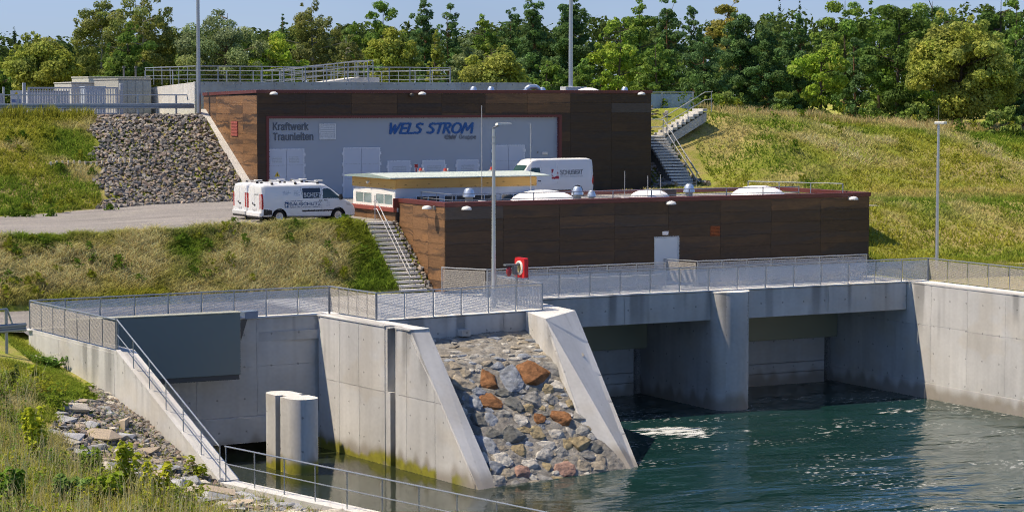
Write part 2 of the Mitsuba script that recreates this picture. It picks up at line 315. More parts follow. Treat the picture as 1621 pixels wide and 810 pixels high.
# left steel gate hung in front of it
gate = thing('hanging_gate', 'dark green steel gate plate hung before the basin back wall', 'gate')
part(gate, 'plate', cbox(24.85, 31.75, 84.05, 84.5, -2.12, .34, .015), 'paint', (.16, .19, .18))
part(gate, 'top_edge', cbox(24.85, 31.78, 84.02, 84.56, .343, .39, .01), 'paint', (.36, .37, .31))
part(gate, 'bottom_seal', box(25.0, 31.7, 84.1, 84.4, -2.32, -2.123), 'matte', (.10, .10, .095))
part(gate, 'hinge', tube((31.78, 84.3, .12), (32.02, 84.3, .12), .06), 'steel', STEEL)
beam = thing('steel_beam', 'short bluish steel beam end beside the green gate plate', 'steel beam')
part(beam, 'web', xf(cbox(-.35, .35, -.2, .2, -.14, .16, .01), rz(.35), (32.35, 84.75, .18)), 'paint', (.15, .20, .28))
part(beam, 'bracket', hull([(31.9, 84.5, .02), (32.25, 84.6, .02), (31.95, 84.5, -.8), (31.9, 84.9, .02), (31.9, 84.9, -.8), (32.25, 84.9, .02)]), 'paint', (.05, .055, .06))
# left wing wall with the sloping stair wall and the quay edge
ww = thing('wing_wall', 'pale sunlit concrete wing wall sloping down to the left basin', 'wall')
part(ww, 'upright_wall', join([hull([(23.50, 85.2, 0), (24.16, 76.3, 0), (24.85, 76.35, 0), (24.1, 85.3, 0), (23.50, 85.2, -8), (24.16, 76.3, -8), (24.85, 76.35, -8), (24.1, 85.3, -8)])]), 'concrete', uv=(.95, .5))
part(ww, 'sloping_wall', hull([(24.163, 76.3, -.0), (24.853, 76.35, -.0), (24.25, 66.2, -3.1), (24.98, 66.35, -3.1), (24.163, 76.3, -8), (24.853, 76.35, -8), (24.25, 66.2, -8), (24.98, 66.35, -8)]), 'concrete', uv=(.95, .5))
part(ww, 'kerb', hull([(24.13, 76.25, .05), (24.30, 76.25, .05), (24.13, 76.25, -.1), (24.30, 76.25, -.1), (24.22, 66.2, -3.03), (24.40, 66.2, -3.03), (24.22, 66.2, -3.2), (24.40, 66.2, -3.2)]), 'concrete', uv=(.8, .5))
part(ww, 'quay_edge', join([hull([(a, y0, z) for (a, y0) in ((x0, ya), (x0 + .62, ya + .08), (x1, yb), (x1 + .62, yb + .08)) for z in (-3.12, -8)]) for (x0, ya, x1, yb) in ((24.25, 66.15, 25.8, 60.1), (25.8, 60.09, 27.9, 52), (27.9, 51.99, 30.9, 40))]), 'concrete', uv=(.9, .5))
for i, (ya, yb) in enumerate(((84.9, 82.0), (81.98, 79.1), (79.08, 76.5))):
    xa, xb = 23.50 + (85.2 - ya) * .0742, 23.50 + (85.2 - yb) * .0742
    part(ww, 'concrete_panel', obox((xa, ya), (xb, yb), .03, -2.5, -.1, .0), 'concrete', uv=(.9, rng.uniform()))
# training wall E: sunlit face, sloping nose, gate slot
def Ex(y): return 35.66 + (85.1 - y) * .1008
ew = thing('training_wall', 'sunlit concrete wall with a dark gate slot and sloping nose left of the stones', 'wall')
body = m3.Manifold.hull_points(np.array([(Ex(85.4) + a, 85.4, z) for a in (.04, .95) for z in (-.06, -8)] + [(Ex(78) + a, 78.0 + .2 * (a > .5), -.06) for a in (.04, .90)] + [(Ex(71) + a, 71.0 + .36 * (a > .5), -8.0) for a in (.04, .98)]))
slot = m3.Manifold.cube((.62, .40, 9.0)).rotate((0, 0, 5.7)).translate((Ex(79.35) - .25, 79.15, -8.2))
slot2 = m3.Manifold.cube((.62, .26, 2.5)).rotate((0, 0, 5.7)).translate((Ex(79.35) - .21, 79.5, -2.6))
part(ew, 'wall_body', body - slot - slot2, 'concrete_algae', uv=(.8, .5))
part(ew, 'coping', join([hull([(Ex(y) + a, y, z) for a in (-.03, 1.0) for y in (85.4, 79.9) for z in (-.057, .0)]), hull([(Ex(y) + a, y + .2 * (a > .5), z) for a in (-.03, .93) for y in (79.1, 77.98) for z in (-.057, .0)]), hull([(Ex(y) + a, y, z) for a in (.42, .96) for y in (79.9, 79.1) for z in (-.057, -.002)])]), 'concrete', uv=(.98, .5))
part(ew, 'slot_rail', obox((Ex(79.36) + .30, 79.2), (Ex(79.5) + .30, 79.5), .05, -8, -.1), 'matte', (.10, .085, .07))
sl = 7.94 / 7.0
for ya, yb in ((85.2, 83.6), (83.58, 82.0), (81.98, 79.95), (78.95, 78.3), (78.28, 76.2), (76.18, 73.4)):
    for z0, z1 in ((-8, -2.62), (-2.6, -.08)):
        t0, t1 = (-.08, -.08) if yb >= 78 else (min(-.08, -(78 - ya) * sl - .12), -(78 - yb) * sl - .12)
        zz = [(ya, min(z1, t0)), (yb, min(z1, t1))]
        if zz[0][1] - z0 < .1: continue
        pts = [(ya, z0), (yb, z0), (yb, max(zz[1][1], z0 + .001)), (ya, zz[0][1])]
        if zz[1][1] < z0: # the nose cuts this field
            yc = 78 - (-z0 - .12) / sl; pts = [(ya, z0), (yc, z0), (ya, zz[0][1])]
        if t1 < z1 < t0:
            yc = 78 - (-z1 - .12) / sl; pts = pts[:-1] + [(yc, z1), (ya, z1)] if zz[1][1] >= z0 else [(ya, z0), (78 - (-z0 - .12) / sl, z0), (yc, z1), (ya, z1)]
        part(ew, 'concrete_panel', hull([(Ex(y) + o, y, z) for y, z in pts for o in (.008, .05)]), 'concrete_algae', uv=rng.uniform(.6, 1, 2))
# stone-faced slope, its upper wall and the right wing G
uw = thing('deck_upstand_wall', 'low shaded concrete wall above the stone slope with two square drain outlets', 'wall')
part(uw, 'wall_body', obox((36.6, 81.86), (44.85, 82.92), .3, -2.0, -.03, -.18), 'concrete', uv=(.3, .5))  # darker concrete colour standing in for the shade on this wall
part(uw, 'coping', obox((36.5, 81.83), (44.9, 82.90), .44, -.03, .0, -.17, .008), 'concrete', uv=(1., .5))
wall_panels(uw, (37.0, 81.9), (44.75, 82.9), lambda s: -.06, -1.6, 2.0, [], .01, tone=(.2, .4))  # fields toned down likewise, shade carried by their colour
for s in (.50, .955):
    q = np.array([36.6, 81.86]) + s * np.array([8.25, 1.06])
    part(uw, 'drain_outlet', xf(cbox(-.20, .20, -.42, .1, -.13, .15, .01), rz(.128), (q[0], q[1], -.72)), 'concrete', uv=(.99, .5))
gw = thing('right_wing_wall', 'broad sloping concrete wing wall between the stone slope and the weir opening', 'wall')
GT = [(43.2, 79.65, -.03), (46.0, 82.2, -.03), (46.5, 87.1, -.03), (44.95, 87.1, -.03), (44.9, 82.8, -.03)]
GB = [(43.05, 74.3, -6.6), (44.55, 73.7, -6.6), (46.5, 87.1, -6.6), (44.95, 87.1, -6.6), (43.3, 80, -6.6)]
part(gw, 'wall_body', hull(GT + GB), 'concrete', uv=(.75, .5))
def gseg(t0, t1, o=.012):
    L0, L1 = np.array([43.2, 79.65, -.03]), np.array([43.09, 75.15, -5.52]); R0, R1 = np.array([46.0, 82.2, -.03]), np.array([44.8, 75.0, -5.5])
    n = np.cross(R0 - L0, L1 - L0); n /= np.linalg.norm(n); n = n * np.sign(n[2])
    A = [L0 + (L1 - L0) * t for t in (t0, t1)] + [R0 + (R1 - R0) * t for t in (t0, t1)]
    return hull([a + n * k for a in A for k in (-.08, o)])
for t0, t1 in ((.004, .215), (.219, .43), (.434, .60), (.604, .80), (.804, 1.03)): part(gw, 'concrete_panel', gseg(t0, t1), 'concrete', uv=rng.uniform(0, 1, 2))

ss = thing('stone_slope', 'rough stone paving slope with large rusty boulders set in mortar', 'stone slope')
def slope_z(x, y): return np.where(y > 79.2, -.85 - (82.4 - y) * .2344, -1.6 - (79.2 - y) * (.75 + .03 * (x - 40)))
sxs, sys_ = np.arange(36.6, 44.9, .11), np.arange(72.4, 82.9, .11)
part(ss, 'mortar_bed', sheet(sxs, sys_, lambda x, y: slope_z(x, y) + .0 + .20 * (mfbm(np.stack([x * 2.2, y * 2.2, x * 0], -1), 5, 4) - .5), lambda x, y: (y > 79.3) | ((x > Ex(y) + .5) & (x < 44.3))), 'stone_mortar', smooth=True)
def stone(w, h, d, r):
    """a split field stone: irregular outline, broken flat face, worn edges"""
    p = r.normal(size=(22, 3)); p /= np.linalg.norm(p, axis=1, keepdims=True); p *= r.uniform(.8, 1.12, (22, 1)); p[:, 2] = np.minimum(p[:, 2], .55 + .25 * p[:, 0] * r.uniform(-1, 1) + .25 * p[:, 1] * r.uniform(-1, 1))
    t = trimesh.Trimesh(*hull(p), process=True); t = t.subdivide().subdivide()
    q = np.array(t.vertices); o = r.uniform(0, 50, 3); nn = q / (np.linalg.norm(q, axis=1, keepdims=True) + 1e-9)
    q = q + nn * ((mfbm(q * 1.6 + o, 3, 2) - .5) * .34 + (mfbm(q * 4.5 + o, 2, 6) - .5) * .13)[:, None]
    return q * np.array([w, h, d]) / 2 * 1.05, np.array(t.faces)
big = [(41.96, 78.6, 1.5, 1.2, 'rust'), (39.93, 78.38, .75, 1.0, 'rust'), (39.58, 77.43, 1.04, .7, 'rust'), (42.29, 76.69, 1.0, .75, 'rust'), (41.27, 76.68, .62, .45, 'rust'), (40.87, 76.04, .69, .54, 'ochre'), (40.93, 78.37, 1.1, 1.1, 'blue'),
       (38.74, 78.23, .89, .89, 'tan'), (43.05, 78.73, .9, .75, 'grey'), (38.81, 77.37, .74, .84, 'blue'), (38.54, 76.47, .63, .73, 'dark'), (39.16, 76.56, .44, .75, 'blue'), (40.45, 76.55, .62, .5, 'white'), (38.38, 75.46, .77, 1.1, 'blue'), (40.6, 75.12, .95, .58, 'white'),
       (41.25, 74.54, 1.0, .6, 'red'), (39.19, 74.32, .7, .6, 'red'), (42.2, 74.7, .73, .54, 'tan'), (39.1, 78.79, .6, .5, 'tan'), (42.24, 79.67, .77, .41, 'blue'), (42.83, 79.42, .56, .36, 'blue'), (43.3, 79.71, .57, .41, 'tan'), (42.83, 78.0, .66, .5, 'white'), (41.49, 77.46, .85, .7, 'grey'),
       (42.26, 77.47, .65, .55, 'grey'), (40.54, 77.25, .74, .69, 'dark'), (43.04, 77.27, .5, .4, 'ochre'), (39.75, 76.8, .69, .49, 'grey'), (39.7, 75.91, 1.1, .9, 'dark'), (41.7, 76.03, .64, .44, 'white'), (42.58, 75.68, .8, .84, 'ochre'), (38.69, 74.76, .77, .62, 'white'), (39.81, 74.67, .68, .48, 'white'),
       (38.24, 74.4, .62, .57, 'blue'), (40.17, 74.1, .58, .43, 'grey'), (41.76, 74.2, .68, .39, 'tan'), (40.73, 78.97, .65, .4, 'blue')]
placed = [(x, y, max(w, h) / 2) for x, y, w, h, c in big]
def put_stone(x, y, w, h, c, r, proud=.30):
    if y > 79.2: nrm = np.array([0, -.2344, 1.])
    else: nrm = np.array([0, -(.75 + .03 * (x - 40)), 1.])
    nrm /= np.linalg.norm(nrm); e1 = np.array([1., 0, 0]); e2 = np.cross(nrm, e1)
    d = min(w, h) * .7; a = r.uniform(-.5, .5); R = np.c_[e1 * math.cos(a) + e2 * math.sin(a), e2 * math.cos(a) - e1 * math.sin(a), nrm]
    part(ss, 'stone', xf(stone(w, h, d, r), R, np.array([x, y, float(slope_z(x, y))]) + nrm * (d * (proud - .42))), 'stone_' + c, smooth=32)
r_s = np.random.default_rng(3)
for x, y, w, h, c in big: put_stone(x, y, w * 1.14, h * 1.3, c, r_s, .36)
tries = 0
while len(placed) < 240 and tries < 9000:
    tries += 1
    y = r_s.uniform(73.6, 82.2); x = r_s.uniform(max(Ex(y) + .9, 37), 43.6 + (.9 if y > 80.5 else 0)); rr = (r_s.uniform(.26, .50) if tries < 2500 else r_s.uniform(.13, .28)) if y < 79.2 else r_s.uniform(.17, .38)
    if x > 43.4 and y < 80: continue
    if any((x - a) ** 2 + ((y - b) * (1.25 if y < 79.2 else 1)) ** 2 < (rr + q) ** 2 * .60 for a, b, q in placed): continue
    placed.append((x, y, rr))
    c = r_s.choice(['white', 'white', 'tan', 'grey', 'blue'] if y > 78.6 else ['grey', 'white', 'dark', 'tan', 'blue', 'ochre'] if y > 75.2 else ['tan', 'ochre', 'white', 'grey'])
    put_stone(x, y, rr * 2.3, rr * (1.3 if y > 79.2 else 1.9), c, r_s, .30)

# basin pillar with its stop-log slot
pl_ = thing('slotted_pillar', 'round-nosed concrete pillar with a vertical slot standing in the left basin', 'pillar')
pb = m3.Manifold.hull(m3.Manifold.cylinder(5.8, .60, .60, 40).translate((32.62, 79.75, -8.4)) + m3.Manifold.cylinder(5.8, .56, .56, 32).translate((32.45, 81.6, -8.4)))
for q in ((31.74, 80.42), (32.9, 80.42)): pb = pb - m3.Manifold.cube((.52, .42, 8)).translate((q[0], q[1], -9))
part(pl_, 'shaft', pb, 'concrete_algae', smooth=35, uv=(.6, .5))
part(pl_, 'slot_rail', box(32.22, 32.28, 80.44, 80.82, -8, -2.64), 'matte', (.09, .08, .07))

# weir bridge with pier, gates and right wall
br = thing('weir_bridge', 'shaded concrete bridge beam spanning the two weir openings', 'bridge')
part(br, 'beam', join([cbox(46.2, 67.3, 87.3, 88.0, -1.36, -.03, .02), box(46.2, 67.3, 88.0, 94.2, -1.1, -.62)]), 'concrete', uv=(.15, .5))  # beam colour lowered to paint in the shade under the kerb
part(br, 'kerb', cbox(45.0, 68.4, 87.2, 87.62, -.03, .02, .01), 'concrete', uv=(1, .5))
for xa, xb in ((46.9, 51.4), (51.42, 56.0), (58.0, 62.6), (62.62, 67.2)): part(br, 'concrete_panel', box(xa, xb, 87.27, 87.32, -1.34, -.06), 'concrete', uv=rng.uniform(0, .4, 2))  # dark tone range again, beam shade put into the fields
pier = thing('middle_pier', 'round-nosed concrete pier between the two weir openings', 'bridge pier')
part(pier, 'shaft', m3.Manifold.hull(m3.Manifold.cylinder(8.3, .97, .97, 48).translate((57.0, 87.35, -8.4)) + m3.Manifold.cube((1.9, 1, 8.3)).translate((56.05, 92.6, -8.4))), 'concrete', smooth=35, uv=(.1, .5))  # shaft darkened in colour to strengthen its shade
part(pier, 'cap', m3.Manifold.hull(m3.Manifold.cylinder(.07, .99, .99, 48).translate((57.0, 87.35, -.098))), 'concrete', smooth=35, uv=(1, .5))
for i, (xa, xb) in enumerate(((45.5, 56.05), (57.95, 67.3))):
    g = thing('weir_gate', ('left', 'right')[i] + ' weir gate with an olive steel panel over grey stop logs under the bridge', 'gate')
    part(g, 'olive_panel', cbox(xa, xb - .02, 92.95, 93.2, -3.2, -1.0), 'paint', (.27, .28, .20))
    for z0, z1 in ((-6.5, -4.92), (-4.9, -4.42), (-4.4, -3.0)): part(g, 'stop_log', cbox(xa, xb - .6, 93.25, 93.6, z0, z1, .015), 'concrete', uv=(.35, rng.uniform()))
    part(g, 'guide_slot', box(xb - .6, xb, 93.6, 93.75, -6.5, -1), 'matte', (.03, .03, .03))
    part(g, 'sill', box(xa, xb, 93.6, 94.0, -7, -.7), 'concrete', uv=(0, .2))
rw = thing('right_river_wall', 'tall sunlit concrete river wall on the right below the railing', 'wall')
part(rw, 'core', hull([(67.34, 93.8, z) for z in (-8, -.05)] + [(67.05, 40, z) for z in (-8, -.05)] + [(68.3, 93.8, z) for z in (-8, -.05)] + [(68.3, 40, z) for z in (-8, -.05)]), 'concrete', uv=(.9, .5))
part(rw, 'coping', hull([(67.27, 87.9, z) for z in (-.048, .0)] + [(66.98, 40, z) for z in (-.048, .0)] + [(68.62, 87.9, z) for z in (-.048, .0)] + [(68.4, 40, z) for z in (-.048, .0)]), 'concrete', uv=(1, .5))
wall_panels(rw, (67.335, 93.6), (67.1, 50), lambda s: -.06, -4.75, 2.75, [-2.0], -.005)
part(rw, 'plinth', hull([(67.30, 93.6, z) for z in (-8, -4.77)] + [(67.07, 50, z) for z in (-8, -4.77)] + [(67.5, 93.6, z) for z in (-8, -4.77)] + [(67.5, 50, z) for z in (-8, -4.77)]), 'concrete', uv=(.7, .5))
la = thing('left_abutment', 'concrete abutment wall coloured dark as in shade at the left end of the weir opening', 'wall')
part(la, 'wall_body', box(44.6, 45.5, 87.2, 94, -8, -.2), 'concrete', uv=(.1, .5))  # shade tone in the colour, same concrete as the sunlit walls

# ------------------------------------------------------------------ railings
def louvre(p0, p1, z0, z1, side, pitch=.030, w=.026, t=.002):
    """expanded metal infill: tilted strands that climb away from the viewer's side"""
    p0, p1 = np.array(p0, float), np.array(p1, float); d = (p1 - p0) / np.linalg.norm(p1 - p0); nr = np.array([d[1], -d[0]]) * side
    n = int((z1 - z0) / pitch); z = z0 + (np.arange(n) + .5) * (z1 - z0) / n
    a = w / 2 * .70; m = t * .7
    cs = np.array([(a + m, -a + m), (-a + m, a + m), (-a - m, a - m), (a - m, -a - m)])     # (towards the viewer, up)
    v = []
    for e in (p0, p1): v.append(np.concatenate([np.repeat((e + nr * 0)[None, None], n, 0).repeat(4, 1) + cs[None, :, :1] * nr, (z[:, None] + cs[None, :, 1])[..., None]], -1))
    v = np.stack(v, 1).reshape(-1, 3); f = []
    for k in range(4): f += [[k, (k + 1) % 4, 4 + (k + 1) % 4], [k, 4 + (k + 1) % 4, 4 + k]]
    f = (np.array(f)[None] + (np.arange(n) * 8)[:, None, None]).reshape(-1, 3)
    return v, f
def railing(label, pts, n, group='deck railings with metal mesh panels', zb=0., h=1.1, side=1, panels=True, mid=False, zs=None, solid=None, post=.055, tone=.74, posts_at=None, name='railing', r=.028):
    k = thing(name, label, 'railing', group)
    P = [np.array(p, float) for p in pts]; ns = n if isinstance(n, (list, tuple)) else [n]
    top = []
    for s, (a, b) in enumerate(zip(P[:-1], P[1:])):
        q = [a + (b - a) * i / ns[s] for i in range(ns[s] + 1)]
        za = [zb if zs is None else lerp(i / ns[s], [0, 1], zs[s]) for i in range(ns[s] + 1)]
        part(k, 'handrail', tube((*a, za[0] + h), (*b, za[-1] + h), r), 'steel', STEEL)
        for i in range(ns[s] + 1):
            if i == 0 and s > 0: continue
            d = (b - a) / np.linalg.norm(b - a)
            part(k, 'post', obox(q[i] - d * post / 2, q[i] + d * post / 2, .022, za[i] - .12, za[i] + h - .01, -.03 * side), 'steel', (.33, .36, .40))
        for i in range(ns[s]):
            u, w = q[i] + (q[i + 1] - q[i]) * .035, q[i + 1] - (q[i + 1] - q[i]) * .035
            if panels:
                tn = tone if abs(b[0] - a[0]) > abs(b[1] - a[1]) else min(tone, .30)  # panels running in depth coloured darker to offset stronger sun on them
                m = louvre(u, w, za[i] + .07, za[i] + h - .1, side)
                fr = [tube((*u, za[i] + zz), (*w, za[i] + zz), .009, 4) for zz in (.06, h - .09)] + [tube((*e, za[i] + .06), (*e, za[i] + h - .09), .009, 4) for e in (u, w)]
                part(k, 'mesh_panel', join([m] + fr), 'matte', (tn, tn * .97, tn * .92))
            if solid: part(k, 'panel', obox(u, w, .012, za[i] + .06, za[i] + h - .1), 'paint', solid)
        if mid:
            for frac in (mid if isinstance(mid, tuple) else (.5,)): part(k, 'mid_rail', tube((*a, za[0] + h * frac), (*b, za[-1] + h * frac), .019), 'steel', STEEL)
    return k
railing('mesh railing along the back of the left basin, its left end by the road', [(23.53, 85.08), (36.34, 85.82)], 9)
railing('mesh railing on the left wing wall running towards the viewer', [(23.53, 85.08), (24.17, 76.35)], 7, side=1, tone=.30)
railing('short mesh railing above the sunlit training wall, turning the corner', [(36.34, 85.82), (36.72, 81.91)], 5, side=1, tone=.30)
railing('mesh railing above the stone slope in front of the lamp post', [(36.72, 81.91), (44.85, 82.94)], 6)
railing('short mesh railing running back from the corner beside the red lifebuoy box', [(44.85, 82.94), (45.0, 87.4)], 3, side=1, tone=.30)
railing('long mesh railing along the front of the weir bridge', [(45.05, 87.58), (68.51, 87.25)], 15)
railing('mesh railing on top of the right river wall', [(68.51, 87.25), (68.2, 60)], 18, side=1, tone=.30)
railing('bright railing at the foot of the dark facade, left of the grey door', [(44.8, 92.6), (46.05, 90.5), (55.55, 90.5)], [1, 6], zb=.02, tone=.5)
railing('bright railing at the foot of the dark facade, right of the grey door', [(56.6, 92.4), (57.3, 90.5), (67.25, 90.5)], [1, 7], zb=.02, tone=.5)
for a, b, w in (((46.05, 90.55), (55.5, 90.55), 'left'), ((57.3, 90.55), (67.2, 90.55), 'right')):
    k = thing('upstand', f'pale concrete upstand behind the {w} of the two facade railings', 'concrete upstand')
    part(k, 'wall_body', obox(a, b, .2, -.14, .55, -.25, .02), 'concrete', uv=(1, .5))
# stair railing down the wing wall and level railing along the quay
railing('pipe handrail sloping down the wing wall stair strip', [(24.22, 76.35), (24.27, 66.25)], 6, 'pipe railings at the left basin', zs=[(0, -3.08)], panels=False, mid=(.52,), name='pipe_railing', post=.045, r=.026)
railing('level pipe railing along the quay edge at the bottom of the picture', [(24.45, 66.2), (25.95, 60.1), (27.95, 52), (30.9, 40.2)], [4, 5, 7], 'pipe railings at the left basin', zb=-3.1, panels=False, mid=(.5,), name='pipe_railing', post=.04, r=.026)

# ------------------------------------------------------------------ buildings
def cladding(holder, axis, c, a_edges, z_edges, holes=(), face=-1, top_cut=None, tone=(0, 1)):
    """steel sheets 3 cm proud of the wall; axis 'x': sheets run along x on the plane y = c"""
    for a0, a1 in zip(a_edges[:-1], a_edges[1:]):
        base = rng.uniform(*tone)
        for z0, z1 in zip(z_edges[:-1], z_edges[1:]):
            rects = [(a0 + .006, a1 - .006, z0 + .005, z1 - .005)]
            for h0, h1, g0, g1 in holes:
                out = []
                for r0, r1, s0, s1 in rects:
                    if h0 >= r1 or h1 <= r0 or g0 >= s1 or g1 <= s0: out.append((r0, r1, s0, s1)); continue
                    if r0 < h0 - .03: out.append((r0, h0, s0, s1))
                    if r1 > h1 + .03: out.append((h1, r1, s0, s1))
                    m0, m1 = max(r0, h0), min(r1, h1)
                    if s1 > g1 + .03: out.append((m0, m1, g1, s1))
                    if s0 < g0 - .03: out.append((m0, m1, s0, g0))
                rects = out
            uv = (rng.uniform(), float(np.clip(base + rng.normal() * .10, 0, 1)))
            for r0, r1, s0, s1 in rects:
                d = rng.uniform(.026, .034)
                b = box(r0, r1, c + min(0, face * d), c + max(0, face * d), s0, s1) if axis == 'x' else box(c + min(0, face * d), c + max(0, face * d), r0, r1, s0, s1)
                part(holder, 'rust_panel', b, 'rust', uv=uv)
def wall_lamp(label, x, y, z, dx=0, dy=-1):
    k = thing('wall_lamp', label, 'wall lamp', 'small lamps below the roof edges')
    shade = m3.Manifold.sphere(1, 20).scale((.24, .24, .15)).trim_by_plane((0, 0, 1), -.02)
    part(k, 'lamp_shade', xf(shade, None, (x + dx * .42, y + dy * .42, z)), 'paint', (.62, .64, .64), smooth=40)
    part(k, 'bracket', join([tube((x, y, z + .04), (x + dx * .4, y + dy * .4, z + .06), .03), xf(cbox(-.06, .06, -.06, .06, -.09, .09, .01), None, (x + dx * .03, y + dy * .03, z + .03))]), 'paint', (.2, .21, .21))
def vent(label, x, y, z, s=1.0):
    k = thing('roof_vent', label, 'roof vent', 'steel vents on the roofs')
    part(k, 'pipe', lathe([(.0, 0), (.17 * s, 0), (.20 * s, .42 * s), (0, .42 * s)], 20, (x, y, z)), 'matte', (.60, .55, .40), smooth=30)
    part(k, 'cap', lathe([(.0, .36 * s), (.29 * s, .36 * s), (.30 * s, .44 * s), (.22 * s, .70 * s), (.15 * s, .78 * s), (0, .80 * s)], 24, (x, y, z)), 'steel', (.62, .70, .80), smooth=30)
def dome(label, x, y, z, rx, h):
    k = thing('roof_skylight', label, 'skylight', 'white dome skylights on the roofs')
    p = [(rx, .0)] + [(rx * (1 - .97 * (i / 12) ** 1.35), .06 + (h - .06) * (1 - (1 - i / 12) ** 2.0)) for i in range(13)] + [(0, h)]
    v, f = lathe(p, 32); v = v + [x, y, z]
    part(k, 'dome', (v, f), 'paint', (.80, .81, .82), smooth=40)
    part(k, 'curb', lathe([(rx * 1.04, -.15), (rx * 1.06, .02), (rx * .98, .03)], 32, (x, y, z)), 'paint', (.5, .5, .5))
def lightning_rod(label, x, y, z0, z1):
    tag(put(key('lightning_rod'), join([tube((x, y, z0), (x, y, z1), .016, 6), cbox(x - .15, x + .15, y - .15, y + .15, z0, z0 + .09, .02)]), 'paint', (.5, .5, .5)), label, 'lightning rod', 'thin rods on the lower roof')

# lower building
LB = thing('lower_building', 'low flat-roofed building clad in dark rusty steel sheets with a grey door', 'building')
LX0, LX1, LY = 45.18, 69.2, 93.0
part(LB, 'wall', join([box(LX0 + .01, LX1, LY + .02, 97.9, -.16, 3.86), box(LX0 + .01, LX1, 97.9, 101.4, -.16, 3.72)]), 'matte', (.05, .04, .035))
part(LB, 'roof', box(LX0 + .1, LX1 - .1, LY + .1, 101.4, 3.72, 3.80), 'matte', (.30, .29, .28))
rows = [-.15, .42, .99, 1.56, 2.13, 2.70, 3.27, 3.86]
cladding(LB, 'x', LY, np.linspace(LX0, LX1, 9), rows, [(56.42, 57.80, -.2, 2.13), (59.6, 60.2, 2.1, 2.62)], tone=(.72, .95))  # front facade: high tones, its shade painted into the sheets
cladding(LB, 'y', LX0 + .01, [93.02, 94.8, 96.45, 98.0], rows, tone=(.02, .40))  # sunlit side: low tones, the lit copy of the same steel
part(LB, 'roof_edge', cbox(LX0 - .06, LX1 + .07, LY - .075, LY + .28, 3.862, 4.07, .012), 'paint', RED)
part(LB, 'roof_edge', cbox(LX0 - .062, LX0 + .26, LY + .283, 98.1, 3.862, 4.068, .012), 'paint', RED)
part(LB, 'roof_edge', cbox(LX1 - .28, LX1 + .068, LY + .283, 101.4, 3.862, 4.068, .012), 'paint', RED)
part(LB, 'roof_edge', cbox(52.9, LX1 - .283, 101.1, 101.4, 3.862, 4.066, .012), 'paint', (.24, .09, .075))
part(LB, 'door', cbox(56.46, 57.76, LY - .02, LY + .05, -.14, 2.11, .01), 'paint', (.50, .56, .62))
d = labels and key(LB + '__door__handle'); put(d, join([tube((57.62, LY - .02, .95), (57.62, LY - .08, .95), .012), tube((57.62, LY - .08, .95), (57.48, LY - .08, .95), .012)]), 'steel', STEEL)
part(LB, 'door_frame', join([box(56.40, 56.455, LY - .045, LY + .02, -.14, 2.17), box(57.765, 57.82, LY - .045, LY + .02, -.14, 2.17), box(56.458, 57.762, LY - .045, LY + .02, 2.115, 2.17)]), 'paint', (.38, .42, .46))
part(LB, 'number_plate', box(56.86, 57.2, LY - .05, LY - .03, 2.24, 2.42), 'paint', (.72, .70, .70))
vp = part(LB, 'vent_grille', box(59.62, 60.18, LY - .01, LY + .05, 2.11, 2.61), 'paint', (.16, .05, .02))
for i in range(7): part(vp, 'slat', xf(cbox(59.63, 60.17, -.03, .03, -.008, .008, .002), np.array([[1, 0, 0], [0, .8, -.6], [0, .6, .8]]), (0, LY - .03, 2.15 + i * .069)), 'paint', (.36, .10, .03))
for x, w in ((46.06, 'left end'), (57.11, 'above the grey door'), (67.9, 'right end')): wall_lamp(f'small lamp on the dark lower facade, {w}' if 'door' not in w else 'small lamp on the dark lower facade above the grey door', x, LY - .03, 3.76)
wall_lamp('small lamp on the sunlit rusty side wall, its long shadow falling below it', LX0 - .03, 94.0, 3.76, -1, 0)
# pavilion on its left end
PV = thing('pavilion', 'small white pavilion with a shade-tinted wall, a wooden fascia and shallow roof on the lower building', 'building')
px0, px1, py0, py1 = 45.0, 52.62, 98.1, 103.2
part(PV, 'wall', box(px0 + .05, px1, py0 + .05, py1, 2.6, 4.97), 'paint', (.50, .54, .60))  # white wall painted grey-blue, the tint it takes in shade
part(PV, 'base_wall', box(px0 + .04, px0 + .3, py0, py1 - .02, 2.5, 3.40), 'matte', (.05, .04, .035))
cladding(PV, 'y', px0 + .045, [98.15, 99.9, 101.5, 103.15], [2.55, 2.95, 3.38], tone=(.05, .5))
part(PV, 'sill', cbox(px0 - .12, px0 + .06, py0 - .04, py1, 3.40, 3.60, .012), 'paint', (.27, .075, .06))
part(PV, 'sill_upstand', cbox(px0 - .12, px0 + .20, py0 - .08, py0 + .04, 3.603, 4.06, .012), 'paint', RED)
def gable(y): return .16 * (1 - abs(y - 100.6) / 2.6)
wf = [(py0 + .08, 3.61), (py1 - .05, 3.61), (py1 - .05, 4.27), (101.2, 4.46), (100.2, 4.46), (py0 + .08, 4.33)]
holes = [(98.42, 100.38), (100.86, 102.82)]
fpoly = Polygon(wf)
for h0, h1 in holes: fpoly = fpoly.difference(Polygon([(h0, 3.70), (h1, 3.70), (h1, 4.24), (h0, 4.24)]))
v, f = extrude(fpoly, .05); part(PV, 'window_wall', (np.c_[px0 + .05 - v[:, 2], v[:, 0], v[:, 1]], f), 'paint', (.80, .79, .76))
for h0, h1 in holes:
    w = part(PV, 'window', join([box(px0 - .005, px0 + .035, a, b, c, d) for a, b, c, d in ((h0, h1, 3.70, 3.735), (h0, h1, 4.205, 4.24), (h0, h0 + .035, 3.735, 4.205), (h1 - .035, h1, 3.735, 4.205), ((h0 + h1) / 2 - .03, (h0 + h1) / 2 + .03, 3.735, 4.205))]), 'paint', (.76, .76, .74))
    for a, b in ((h0 + .037, (h0 + h1) / 2 - .032), ((h0 + h1) / 2 + .032, h1 - .037)): part(w, 'pane', box(px0 + .02, px0 + .03, a, b, 3.737, 4.203), 'glass', (.20, .27, .27))
